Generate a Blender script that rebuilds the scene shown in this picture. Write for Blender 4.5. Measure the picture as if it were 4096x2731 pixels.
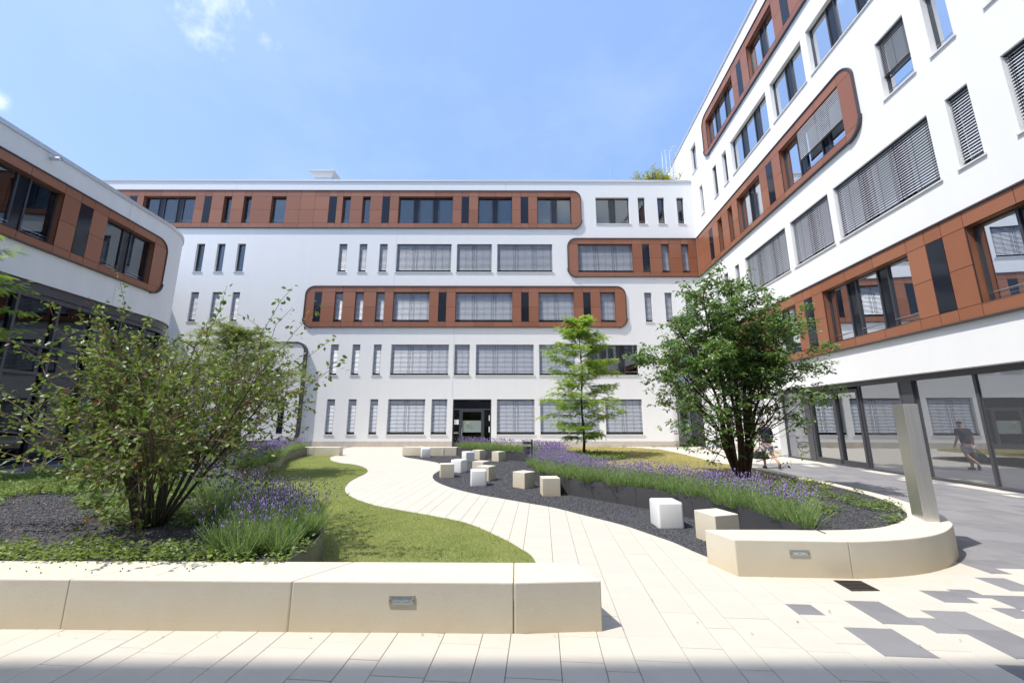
import bpy, math, random
import numpy as np
from mathutils import Vector, Matrix

for _o in list(bpy.data.objects): bpy.data.objects.remove(_o)
scene = bpy.context.scene
COL = scene.collection
R = math.radians

# ------------------------------------------------------------------ camera
cam_d = bpy.data.cameras.new('camera'); cam = bpy.data.objects.new('camera', cam_d); COL.objects.link(cam)
cam.location = (0, 0, 1.8); cam.rotation_euler = (R(90 + 11.05), 0, 0)
cam_d.sensor_width = 36; cam_d.lens = 14.0; cam_d.clip_start = 0.05; cam_d.clip_end = 2000
scene.camera = cam

# ------------------------------------------------------------------ light
SUN_EL = 61.0
SUN_AZ = math.atan2(-0.914, -0.406)           # direction towards the sun, clockwise from +Y
sd = bpy.data.lights.new('sun', 'SUN'); sun = bpy.data.objects.new('sun', sd); COL.objects.link(sun)
sd.energy = 3.5; sd.angle = R(0.53); sd.color = (1.0, 0.955, 0.89)
sv = Vector((math.sin(SUN_AZ) * math.cos(R(SUN_EL)), math.cos(SUN_AZ) * math.cos(R(SUN_EL)), math.sin(R(SUN_EL))))
sun.rotation_euler = sv.to_track_quat('Z', 'Y').to_euler(); sun.location = sv * 60

world = bpy.data.worlds.new('World'); scene.world = world; world.use_nodes = True
nt = world.node_tree; nt.nodes.clear()
N = nt.nodes.new
out = N('ShaderNodeOutputWorld'); bg = N('ShaderNodeBackground'); sky = N('ShaderNodeTexSky')
sky.sky_type = 'NISHITA'; sky.sun_disc = False; sky.sun_elevation = R(SUN_EL); sky.sun_rotation = SUN_AZ % (2 * math.pi)
sky.air_density = 1.0; sky.dust_density = 2.0; sky.ozone_density = 1.6; sky.altitude = 50
bg.inputs['Strength'].default_value = 0.145
tc = N('ShaderNodeTexCoord')
n1 = N('ShaderNodeTexNoise'); n1.inputs['Scale'].default_value = 2.3; n1.inputs['Detail'].default_value = 9; n1.inputs['Roughness'].default_value = 0.6
mp = N('ShaderNodeMapping'); mp.inputs['Scale'].default_value = (1, 1, 1.7); mp.inputs['Location'].default_value = (0.35, 0.2, 0.1)
nt.links.new(tc.outputs['Generated'], mp.inputs['Vector']); nt.links.new(mp.outputs['Vector'], n1.inputs['Vector'])
thin = N('ShaderNodeMapRange'); thin.inputs[1].default_value = 0.50; thin.inputs[2].default_value = 0.95; thin.inputs[4].default_value = 0.16
nt.links.new(n1.outputs['Fac'], thin.inputs[0])
def puff(dirv, wide, lo, hi):
    dp = N('ShaderNodeVectorMath'); dp.operation = 'DISTANCE'
    nm = N('ShaderNodeVectorMath'); nm.operation = 'NORMALIZE'; nt.links.new(tc.outputs['Generated'], nm.inputs[0])
    nt.links.new(nm.outputs[0], dp.inputs[0]); dp.inputs[1].default_value = Vector(dirv).normalized()
    r = N('ShaderNodeMapRange'); r.inputs[1].default_value = wide; r.inputs[2].default_value = 0.0; nt.links.new(dp.outputs['Value'], r.inputs[0])
    n = N('ShaderNodeTexNoise'); n.inputs['Scale'].default_value = 7.0; n.inputs['Detail'].default_value = 10; n.inputs['Roughness'].default_value = 0.62
    nt.links.new(nm.outputs[0], n.inputs['Vector'])
    a = N('ShaderNodeMath'); a.operation = 'MULTIPLY_ADD'; nt.links.new(n.outputs['Fac'], a.inputs[0]); a.inputs[1].default_value = 1.25; nt.links.new(r.outputs[0], a.inputs[2])
    m = N('ShaderNodeMapRange'); m.interpolation_type = 'SMOOTHSTEP'; m.inputs[1].default_value = lo; m.inputs[2].default_value = hi; nt.links.new(a.outputs[0], m.inputs[0])
    return m.outputs[0]
pf = [puff((-0.7897049591964846, 0.8063383804529595, 1.0884109794893222), 0.23, 1.15, 1.65), puff((-1.2919020715630884, 0.8652938866844139, 0.7865179815346255), 0.055, 1.15, 1.75), puff((0.3, -0.8, 0.6), 0.5, 1.0, 1.4), puff((-0.9, 0.1, 0.5), 0.35, 1.1, 1.5)]
acc = thin.outputs[0]
for p in pf:
    mx = N('ShaderNodeMath'); mx.operation = 'MAXIMUM'; nt.links.new(acc, mx.inputs[0]); nt.links.new(p, mx.inputs[1]); acc = mx.outputs[0]
veil = N('ShaderNodeMix'); veil.data_type = 'RGBA'; veil.inputs['Factor'].default_value = 0.5; nt.links.new(sky.outputs['Color'], veil.inputs['A']); veil.inputs['B'].default_value = (2.05, 3.35, 6.2, 1)
mixc = N('ShaderNodeMix'); mixc.data_type = 'RGBA'; nt.links.new(acc, mixc.inputs['Factor']); nt.links.new(veil.outputs['Result'], mixc.inputs['A'])
mixc.inputs['B'].default_value = (6.8, 7.1, 7.6, 1)
nt.links.new(mixc.outputs['Result'], bg.inputs['Color']); nt.links.new(bg.outputs[0], out.inputs[0])

scene.view_settings.view_transform = 'Standard'; scene.view_settings.look = 'None'
scene.view_settings.gamma = 1; scene.view_settings.use_curve_mapping = False
scene.view_settings.exposure = 0.62
scene.render.engine = 'CYCLES'

# ------------------------------------------------------------------ materials
MATS = {}
def mat(name, col, rough=0.6, metal=0.0, col2=None, nscale=6.0, nlo=0.35, nhi=0.65, bump=0.0, bscale=60.0, spec=0.5, var=None, trans=0.0, coat=0.0, stretch=None):
    """col2 mixes in through noise; var=(colour) mixes in through the per-piece attribute 'var'."""
    m = bpy.data.materials.new(name); m.use_nodes = True; t = m.node_tree; L = t.links.new
    b = t.nodes['Principled BSDF']; b.inputs['Roughness'].default_value = rough; b.inputs['Metallic'].default_value = metal
    b.inputs['Specular IOR Level'].default_value = spec
    b.inputs['Coat Weight'].default_value = coat; b.inputs['Coat Roughness'].default_value = 0.08
    rgb = t.nodes.new('ShaderNodeRGB'); rgb.outputs[0].default_value = (*col, 1); c = rgb.outputs[0]
    tc = t.nodes.new('ShaderNodeTexCoord'); vec = tc.outputs['Object']
    if stretch:
        mp = t.nodes.new('ShaderNodeMapping'); mp.inputs['Scale'].default_value = stretch; L(vec, mp.inputs['Vector']); vec = mp.outputs['Vector']
    if col2:
        n = t.nodes.new('ShaderNodeTexNoise'); n.inputs['Scale'].default_value = nscale; n.inputs['Detail'].default_value = 6; n.inputs['Roughness'].default_value = 0.65; L(vec, n.inputs['Vector'])
        r = t.nodes.new('ShaderNodeMapRange'); r.inputs[1].default_value = nlo; r.inputs[2].default_value = nhi; L(n.outputs['Fac'], r.inputs[0])
        x = t.nodes.new('ShaderNodeMix'); x.data_type = 'RGBA'; L(r.outputs[0], x.inputs['Factor']); L(c, x.inputs['A']); x.inputs['B'].default_value = (*col2, 1); c = x.outputs['Result']
    if var:
        a = t.nodes.new('ShaderNodeAttribute'); a.attribute_name = 'var'
        x = t.nodes.new('ShaderNodeMix'); x.data_type = 'RGBA'; L(a.outputs['Fac'], x.inputs['Factor']); L(c, x.inputs['A']); x.inputs['B'].default_value = (*var, 1); c = x.outputs['Result']
    L(c, b.inputs['Base Color'])
    if bump:
        n = t.nodes.new('ShaderNodeTexNoise'); n.inputs['Scale'].default_value = bscale; n.inputs['Detail'].default_value = 4; L(vec, n.inputs['Vector'])
        bp = t.nodes.new('ShaderNodeBump'); bp.inputs['Strength'].default_value = bump; bp.inputs['Distance'].default_value = 0.01; L(n.outputs['Fac'], bp.inputs['Height']); L(bp.outputs[0], b.inputs['Normal'])
    if trans:
        o = t.nodes['Material Output']; tr = t.nodes.new('ShaderNodeBsdfTranslucent'); mx = t.nodes.new('ShaderNodeMixShader')
        h = t.nodes.new('ShaderNodeHueSaturation'); h.inputs['Value'].default_value = 1.5; h.inputs['Saturation'].default_value = 1.1; h.inputs['Hue'].default_value = 0.485; L(c, h.inputs['Color']); L(h.outputs[0], tr.inputs['Color'])
        mx.inputs[0].default_value = trans; L(b.outputs[0], mx.inputs[1]); L(tr.outputs[0], mx.inputs[2]); L(mx.outputs[0], o.inputs[0])
    MATS[name] = m; return m

mat('render_white', (0.805, 0.805, 0.79), 0.85, col2=(0.782, 0.785, 0.78), nscale=1.0, nlo=0.40, nhi=0.75, stretch=(1.6, 1.6, 0.16), bump=0.12, bscale=130, spec=0.2)
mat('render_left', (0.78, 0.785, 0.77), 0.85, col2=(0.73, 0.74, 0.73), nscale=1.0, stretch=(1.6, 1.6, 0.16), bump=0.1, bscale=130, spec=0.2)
mat('coping', (0.62, 0.63, 0.64), 0.35, 0.5)
mat('terracotta', (0.275, 0.105, 0.052), 0.36, col2=(0.255, 0.096, 0.047), nscale=3, spec=0.5, var=(0.325, 0.132, 0.070))
mat('backing', (0.03, 0.022, 0.02), 0.7)
mat('rim', (0.075, 0.068, 0.07), 0.4, 0.3)
mat('frame', (0.055, 0.058, 0.066), 0.38, 0.2)
mat('frame_glazing', (0.075, 0.075, 0.085), 0.4, 0.2)
mat('slat', (0.70, 0.73, 0.78), 0.42, 0.1)
mat('slat_dark', (0.30, 0.32, 0.34), 0.35, 0.5)
mat('cord', (0.05, 0.05, 0.055), 0.8)
mat('chrome', (0.72, 0.73, 0.75), 0.22, 1.0)
mat('galvanised', (0.62, 0.66, 0.68), 0.38, 0.85)
mat('steel_brushed', (0.70, 0.68, 0.63), 0.38, 0.85, col2=(0.62, 0.60, 0.56), nscale=2.5, stretch=(60, 60, 0.6), bump=0.06, bscale=10)
mat('sill', (0.74, 0.74, 0.73), 0.5)
mat('spandrel', (0.015, 0.018, 0.026), 0.08, spec=0.42)
mat('interior', (0.10, 0.105, 0.11), 0.9)
mat('room', (0.30, 0.30, 0.29), 0.9)
mat('curtain', (0.62, 0.62, 0.60), 0.9)
mat('plinth', (0.56, 0.50, 0.42), 0.8, col2=(0.48, 0.43, 0.36), nscale=3, bump=0.1)
mat('slab_beige', (0.57, 0.53, 0.455), 0.75, col2=(0.505, 0.47, 0.40), nscale=2.2, nlo=0.35, nhi=0.8, bump=0.12, bscale=220, var=(0.53, 0.495, 0.43), spec=0.3)
mat('slab_grey', (0.185, 0.183, 0.19), 0.65, col2=(0.225, 0.222, 0.228), nscale=2.5, bump=0.12, bscale=220, var=(0.25, 0.246, 0.25), spec=0.35)
mat('joint_sand', (0.14, 0.125, 0.11), 0.95, col2=(0.22, 0.20, 0.165), nscale=8)
mat('gravel', (0.055, 0.057, 0.063), 0.85, col2=(0.10, 0.10, 0.11), nscale=45, bump=1.0, bscale=70, spec=0.3)
mat('stone', (0.05, 0.052, 0.058), 0.75, var=(0.15, 0.15, 0.16), spec=0.35)
mat('planter_metal', (0.085, 0.087, 0.095), 0.42, 0.35, col2=(0.10, 0.10, 0.108), nscale=2.2, bump=0.04, bscale=8)
mat('planter_metal_left', (0.17, 0.165, 0.155), 0.5, 0.3, col2=(0.14, 0.14, 0.135), nscale=3)
mat('lawn_soil', (0.22, 0.25, 0.075), 0.95, col2=(0.14, 0.19, 0.045), nscale=1.6, nlo=0.3, nhi=0.7, bump=0.6, bscale=150)
mat('grass', (0.16, 0.215, 0.04), 0.7, var=(0.48, 0.46, 0.17), trans=0.35)
mat('grass_dry', (0.27, 0.26, 0.08), 0.7, var=(0.56, 0.48, 0.20), trans=0.3)
mat('lawn_soil_dry', (0.36, 0.32, 0.13), 0.95, col2=(0.25, 0.25, 0.08), nscale=1.3, nlo=0.3, nhi=0.75, bump=0.6, bscale=150)
mat('mulch', (0.045, 0.045, 0.05), 0.95, col2=(0.08, 0.078, 0.08), nscale=40, bump=1.0, bscale=60)
mat('bark', (0.10, 0.08, 0.055), 0.9, col2=(0.055, 0.06, 0.035), nscale=9, bump=0.5, bscale=30)
mat('bark_twig', (0.20, 0.13, 0.09), 0.85)
mat('bark_red', (0.075, 0.032, 0.022), 0.8, col2=(0.04, 0.022, 0.018), nscale=8, bump=0.5, bscale=30)
mat('bark_pale', (0.10, 0.085, 0.06), 0.9, col2=(0.05, 0.045, 0.035), nscale=10, bump=0.4, bscale=30)
mat('leaf_shrub', (0.085, 0.155, 0.03), 0.42, var=(0.24, 0.31, 0.075), trans=0.36)
mat('leaf_red', (0.30, 0.09, 0.03), 0.5, var=(0.30, 0.16, 0.03), trans=0.25)
mat('berry', (0.020, 0.008, 0.014), 0.35)
mat('leaf_maple', (0.07, 0.15, 0.04), 0.42, var=(0.20, 0.31, 0.09), trans=0.33)
mat('leaf_locust', (0.17, 0.29, 0.045), 0.5, var=(0.32, 0.45, 0.10), trans=0.45)
mat('leaf_fine', (0.17, 0.24, 0.07), 0.5, var=(0.33, 0.38, 0.14), trans=0.35)
mat('leaf_roof', (0.20, 0.27, 0.03), 0.5, var=(0.45, 0.42, 0.06), trans=0.35)
mat('leaf_cover', (0.08, 0.15, 0.028), 0.5, var=(0.23, 0.31, 0.07), trans=0.35)
mat('leaf_litter', (0.23, 0.10, 0.055), 0.8, var=(0.36, 0.22, 0.13))
mat('lav_green', (0.14, 0.24, 0.06), 0.6, var=(0.30, 0.40, 0.17), trans=0.35)
mat('lav_flower', (0.19, 0.12, 0.37), 0.8, var=(0.42, 0.32, 0.60), trans=0.2)
mat('seat_white', (0.80, 0.80, 0.80), 0.35, coat=0.15)
mat('black_metal', (0.02, 0.02, 0.022), 0.45)
mat('bin_metal', (0.10, 0.10, 0.108), 0.4, 0.5)
mat('iron', (0.055, 0.045, 0.04), 0.6, 0.4, bump=0.3, bscale=60)
mat('lamp_frame', (0.42, 0.39, 0.34), 0.45, 0.5)
mat('lamp_lens', (0.32, 0.40, 0.40), 0.15, 0.0, spec=0.8)
mat('lamp_reflector', (0.7, 0.75, 0.75), 0.2, 0.8)
mat('skin', (0.55, 0.30, 0.20), 0.6); mat('navy', (0.018, 0.025, 0.055), 0.85); mat('shorts', (0.52, 0.52, 0.58), 0.85)
mat('hair', (0.06, 0.035, 0.02), 0.7); mat('shoe', (0.12, 0.08, 0.05), 0.7); mat('bag', (0.015, 0.015, 0.018), 0.6)
mat('bike_blue', (0.03, 0.10, 0.45), 0.35); mat('rubber', (0.02, 0.02, 0.02), 0.8)
mat('sticker_white', (0.70, 0.78, 0.74), 0.5); mat('sticker_green', (0.05, 0.35, 0.10), 0.5); mat('sticker_yellow', (0.8, 0.42, 0.03), 0.5); mat('sticker_red', (0.6, 0.05, 0.03), 0.5); mat('frost', (0.22, 0.27, 0.25), 0.6)
mat('roof_grey', (0.3, 0.3, 0.3), 0.9)

# bench stone: cast concrete with pits and an ochre stain that rises from the ground
def bench_stone():
    m = mat('bench_stone', (0.63, 0.585, 0.485), 0.8, col2=(0.585, 0.54, 0.44), nscale=4, nlo=0.3, nhi=0.8, spec=0.25)
    t = m.node_tree; L = t.links.new; b = t.nodes['Principled BSDF']; src = b.inputs['Base Color'].links[0].from_socket
    g = t.nodes.new('ShaderNodeNewGeometry'); sp = t.nodes.new('ShaderNodeSeparateXYZ'); L(g.outputs['Position'], sp.inputs[0])
    n = t.nodes.new('ShaderNodeTexNoise'); n.inputs['Scale'].default_value = 2.2; n.inputs['Detail'].default_value = 5; L(g.outputs['Position'], n.inputs['Vector'])
    a = t.nodes.new('ShaderNodeMath'); a.operation = 'MULTIPLY_ADD'; L(n.outputs['Fac'], a.inputs[0]); a.inputs[1].default_value = -0.30; L(sp.outputs['Z'], a.inputs[2])
    r = t.nodes.new('ShaderNodeMapRange'); r.inputs[1].default_value = 0.16; r.inputs[2].default_value = -0.16; r.inputs[4].default_value = 0.75; L(a.outputs[0], r.inputs[0])
    x = t.nodes.new('ShaderNodeMix'); x.data_type = 'RGBA'; L(r.outputs[0], x.inputs['Factor']); L(src, x.inputs['A']); x.inputs['B'].default_value = (0.57, 0.475, 0.32, 1)
    L(x.outputs['Result'], b.inputs['Base Color'])
    v = t.nodes.new('ShaderNodeTexVoronoi'); v.inputs['Scale'].default_value = 75; L(g.outputs['Position'], v.inputs['Vector'])
    q = t.nodes.new('ShaderNodeMapRange'); q.inputs[1].default_value = 0.05; q.inputs[2].default_value = 0.35; L(v.outputs['Distance'], q.inputs[0])
    n2 = t.nodes.new('ShaderNodeTexNoise'); n2.inputs['Scale'].default_value = 38; n2.inputs['Detail'].default_value = 5; L(g.outputs['Position'], n2.inputs['Vector'])
    ad = t.nodes.new('ShaderNodeMath'); ad.operation = 'MULTIPLY_ADD'; L(q.outputs[0], ad.inputs[0]); ad.inputs[1].default_value = 0.25; L(n2.outputs['Fac'], ad.inputs[2])
    bp = t.nodes.new('ShaderNodeBump'); bp.inputs['Strength'].default_value = 0.28; bp.inputs['Distance'].default_value = 0.005; L(ad.outputs[0], bp.inputs['Height']); L(bp.outputs[0], b.inputs['Normal'])
bench_stone()

def glass(name, tint, base, rough=0.0, film=None, power=1.25):
    m = bpy.data.materials.new(name); m.use_nodes = True; t = m.node_tree; t.nodes.clear(); L = t.links.new
    o = t.nodes.new('ShaderNodeOutputMaterial'); tr = t.nodes.new('ShaderNodeBsdfTransparent'); tr.inputs[0].default_value = (*tint, 1)
    gl = t.nodes.new('ShaderNodeBsdfGlossy'); gl.inputs['Roughness'].default_value = rough; gl.inputs['Color'].default_value = (0.80, 0.83, 0.87, 1)
    n = t.nodes.new('ShaderNodeTexNoise'); n.inputs['Scale'].default_value = 0.9; tc = t.nodes.new('ShaderNodeTexCoord'); L(tc.outputs['Object'], n.inputs['Vector'])
    bp = t.nodes.new('ShaderNodeBump'); bp.inputs['Strength'].default_value = 0.035; bp.inputs['Distance'].default_value = 0.02; L(n.outputs['Fac'], bp.inputs['Height']); L(bp.outputs[0], gl.inputs['Normal'])
    fr = t.nodes.new('ShaderNodeFresnel'); fr.inputs[0].default_value = 1.5
    a = t.nodes.new('ShaderNodeMath'); a.operation = 'MULTIPLY_ADD'; a.use_clamp = True; L(fr.outputs[0], a.inputs[0]); a.inputs[1].default_value = power; a.inputs[2].default_value = base
    mx = t.nodes.new('ShaderNodeMixShader'); L(a.outputs[0], mx.inputs[0]); L(tr.outputs[0], mx.inputs[1]); L(gl.outputs[0], mx.inputs[2]); 
    if film:
        df = t.nodes.new('ShaderNodeBsdfDiffuse'); df.inputs[0].default_value = (*film[0], 1); m2 = t.nodes.new('ShaderNodeMixShader'); m2.inputs[0].default_value = film[1]; L(tr.outputs[0], m2.inputs[1]); L(df.outputs[0], m2.inputs[2]); L(m2.outputs[0], mx.inputs[1])
    L(mx.outputs[0], o.inputs[0])
    MATS[name] = m
glass('glass_film', (0.30, 0.32, 0.33), 0.02, film=((0.15, 0.155, 0.165), 0.6), power=0.38)
glass('glass', (0.58, 0.62, 0.62), 0.085, power=0.85)
glass('glass_tinted', (0.22, 0.25, 0.27), 0.03, power=0.55)

# ------------------------------------------------------------------ helpers
def origin_of(p): return Vector(p['_o']) if p is not None and '_o' in p.keys() else Vector((0, 0, 0))
def link(name, me, parent=None, mats=(), kind=None, label=None):
    o = bpy.data.objects.new(name, me); COL.objects.link(o)
    if parent is not None:
        o.parent = parent; o['_o'] = list(origin_of(parent))
    if kind: o['kind'] = kind
    if label: o['label'] = label
    return o
def empty(name, label, cat, loc=(0, 0, 0), group=None, rz=0.0, world=True):
    o = bpy.data.objects.new(name, None); COL.objects.link(o); o.location = loc; o.rotation_euler = (0, 0, rz); o.empty_display_size = 0.1
    o['label'] = label; o['category'] = cat
    if group: o['group'] = group
    o['_o'] = list(loc) if world else [0, 0, 0]
    return o
class MB:
    def __init__(s): s.v = []; s.f = []; s.m = []; s.mi = 0
    def add(s, vs, fs):
        b = len(s.v); s.v += [tuple(x) for x in vs]; s.f += [tuple(b + i for i in f) for f in fs]; s.m += [s.mi] * len(fs)
    def box(s, x0, x1, y0, y1, z0, z1, fn=None):
        vs = [(x, y, z) for z in (z0, z1) for y in (y0, y1) for x in (x0, x1)]
        if fn: vs = [fn(*v) for v in vs]
        s.add(vs, [(0, 2, 3, 1), (4, 5, 7, 6), (0, 1, 5, 4), (1, 3, 7, 5), (3, 2, 6, 7), (2, 0, 4, 6)])
    def quad(s, a, b, c, d): s.add([a, b, c, d], [(0, 1, 2, 3)])
    def prism(s, poly, a, b, fn):   # poly 2-D, extruded along third coordinate a..b, fn(u,v,w)->world
        n = len(poly); vs = [fn(p[0], p[1], a) for p in poly] + [fn(p[0], p[1], b) for p in poly]
        s.add(vs, [tuple(range(n - 1, -1, -1)), tuple(range(n, 2 * n))] + [(i, (i + 1) % n, n + (i + 1) % n, n + i) for i in range(n)])
    def tube(s, pts, rad, n=8, cap=True):
        pts = [Vector(p) for p in pts]; k = len(pts); rad = [rad] * k if isinstance(rad, (int, float)) else rad
        ref = None; rings = []
        for i, p in enumerate(pts):
            t = (pts[min(i + 1, k - 1)] - pts[max(i - 1, 0)]).normalized()
            if ref is None: ref = t.orthogonal().normalized()
            ref = (ref - t * ref.dot(t)); ref = ref.normalized() if ref.length > 1e-6 else t.orthogonal().normalized()
            w = t.cross(ref); rings.append([p + (ref * math.cos(2 * math.pi * j / n) + w * math.sin(2 * math.pi * j / n)) * rad[i] for j in range(n)])
        b = [v for r in rings for v in r]; f = []
        for i in range(k - 1):
            for j in range(n): f.append((i * n + j, i * n + (j + 1) % n, (i + 1) * n + (j + 1) % n, (i + 1) * n + j))
        if cap: f += [tuple(range(n - 1, -1, -1)), tuple((k - 1) * n + j for j in range(n))]
        s.add(b, f)
    def build(s, name, mats, parent=None, kind=None, label=None, smooth=False, bevel=0):
        o = Vector((0, 0, 0)) if parent is None else origin_of(parent)
        me = bpy.data.meshes.new(name); me.from_pydata([(v[0] - o[0], v[1] - o[1], v[2] - o[2]) for v in s.v], [], s.f)
        if isinstance(mats, str): mats = [mats]
        for m in mats: me.materials.append(MATS[m])
        if len(mats) > 1: me.polygons.foreach_set('material_index', s.m)
        if smooth: me.polygons.foreach_set('use_smooth', [True] * len(me.polygons))
        me.update(); ob = link(name, me, parent, kind=kind, label=label)
        if bevel:
            bv = ob.modifiers.new('bevel', 'BEVEL'); bv.width = bevel; bv.segments = 2; bv.limit_method = 'ANGLE'
        return ob
def soup(name, tv, tf, P, M, mats, parent=None, kind='stuff', var=None, fm=None):
    """many copies of a small template (tv,tf triangles) at points P with 3x3 matrices M, as one mesh"""
    tv = np.array(tv, np.float32); tf = np.array(tf, np.int32); P = np.asarray(P, np.float32); n = len(P)
    if parent is not None: P = P - np.array(origin_of(parent), np.float32)
    V = np.einsum('nij,kj->nki', M.astype(np.float32), tv) + P[:, None, :]
    Fc = (tf[None] + (np.arange(n, dtype=np.int32) * len(tv))[:, None, None]).reshape(-1, 3)
    me = bpy.data.meshes.new(name); me.vertices.add(n * len(tv)); me.vertices.foreach_set('co', V.reshape(-1))
    me.loops.add(Fc.size); me.loops.foreach_set('vertex_index', Fc.reshape(-1)); me.polygons.add(len(Fc))
    me.polygons.foreach_set('loop_start', np.arange(0, Fc.size, 3, dtype=np.int32)); me.polygons.foreach_set('loop_total', np.full(len(Fc), 3, np.int32))
    if isinstance(mats, str): mats = [mats]
    for m in mats: me.materials.append(MATS[m])
    if fm is not None: me.polygons.foreach_set('material_index', np.tile(np.array(fm, np.int32), n))
    if var is None: var = np.random.rand(n)
    a = me.attributes.new('var', 'FLOAT', 'POINT'); a.data.foreach_set('value', np.repeat(np.asarray(var, np.float32), len(tv)))
    me.update(calc_edges=True)
    return link(name, me, parent, kind=kind)
def basis(dirs, normals, size):
    """columns: x = dir*size, y = side*size, z = normal*size"""
    d = dirs / np.linalg.norm(dirs, axis=1, keepdims=True); n = normals - (normals * d).sum(1, keepdims=True) * d
    n /= np.linalg.norm(n, axis=1, keepdims=True) + 1e-9; s = np.cross(n, d)
    size = np.asarray(size).reshape(-1, 1)
    return np.stack([d * size, s * size, n * size], axis=2)
def catmull(pts, n=8, closed=False):
    P = [np.array(p, float) for p in pts]; k = len(P); out = []
    rng = range(k) if closed else range(k - 1)
    for i in rng:
        p0 = P[(i - 1) % k] if closed or i > 0 else 2 * P[0] - P[1]
        p1 = P[i]; p2 = P[(i + 1) % k]; p3 = P[(i + 2) % k] if closed or i + 2 < k else 2 * P[-1] - P[-2]
        for j in range(n):
            t = j / n; out.append(0.5 * ((2 * p1) + (-p0 + p2) * t + (2 * p0 - 5 * p1 + 4 * p2 - p3) * t * t + (-p0 + 3 * p1 - 3 * p2 + p3) * t ** 3))
    if not closed: out.append(P[-1])
    return [tuple(float(c) for c in p) for p in out]
def inpoly(X, Y, poly):
    X = np.asarray(X); Y = np.asarray(Y); r = np.zeros(X.shape, bool); n = len(poly)
    for i in range(n):
        x1, y1 = poly[i][:2]; x2, y2 = poly[(i + 1) % n][:2]
        c = ((y1 > Y) != (y2 > Y)) & (X < (x2 - x1) * (Y - y1) / (y2 - y1 + 1e-12) + x1); r ^= c
    return r
def clip(poly, cl):   # convex clip, cl counter-clockwise
    for i in range(len(cl)):
        a, b = cl[i], cl[(i + 1) % len(cl)]; res = []
        side = lambda p: (b[0] - a[0]) * (p[1] - a[1]) - (b[1] - a[1]) * (p[0] - a[0])
        for j in range(len(poly)):
            p, q = poly[j], poly[(j + 1) % len(poly)]; sp, sq = side(p), side(q)
            if sp >= 0: res.append(p)
            if sp * sq < 0: t = sp / (sp - sq); res.append((p[0] + t * (q[0] - p[0]), p[1] + t * (q[1] - p[1])))
        poly = res
        if len(poly) < 3: return []
    return poly
from mathutils.geometry import tessellate_polygon
def flat(poly, z, name, m, parent=None, kind=None, skirt=0.0):
    tri = tessellate_polygon([[Vector((p[0], p[1], 0)) for p in poly]])
    b = MB(); n = len(poly); area = sum(poly[i][0] * poly[(i + 1) % n][1] - poly[(i + 1) % n][0] * poly[i][1] for i in range(n))
    vs = [(p[0], p[1], z) for p in poly]; fs = []
    for t in tri:
        a, c, e = (vs[i] for i in t); cr = (c[0] - a[0]) * (e[1] - a[1]) - (c[1] - a[1]) * (e[0] - a[0]); fs.append(tuple(t) if cr > 0 else tuple(reversed(t)))
    b.add(vs, fs)
    if skirt:
        b.add(vs + [(p[0], p[1], z - skirt) for p in poly], [((i + 1) % n, i, n + i, n + (i + 1) % n) if area < 0 else (i, (i + 1) % n, n + (i + 1) % n, n + i)[::-1] for i in range(n)])
    return b.build(name, m, parent, kind=kind)

SILL = [0.80, 4.78, 8.55, 12.25, 16.05, 19.83]; HEAD = [3.14, 6.92, 10.72, 14.42, 18.2, 21.95]
def fr_back(s, z, n): return (s, 27.35 + 0.004 * s - n, z)
def fr_right(s, z, n): return (11.612 + 0.0731 * s - n * 0.9973, s + n * 0.0729, z)
def fr_left(s, z, n): return (-17.3 - 0.0786 * s + n * 0.997, s + n * 0.0784, z)
def fr_rear(s, z, n): return (-s, -1.05 + n, z)

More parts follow.
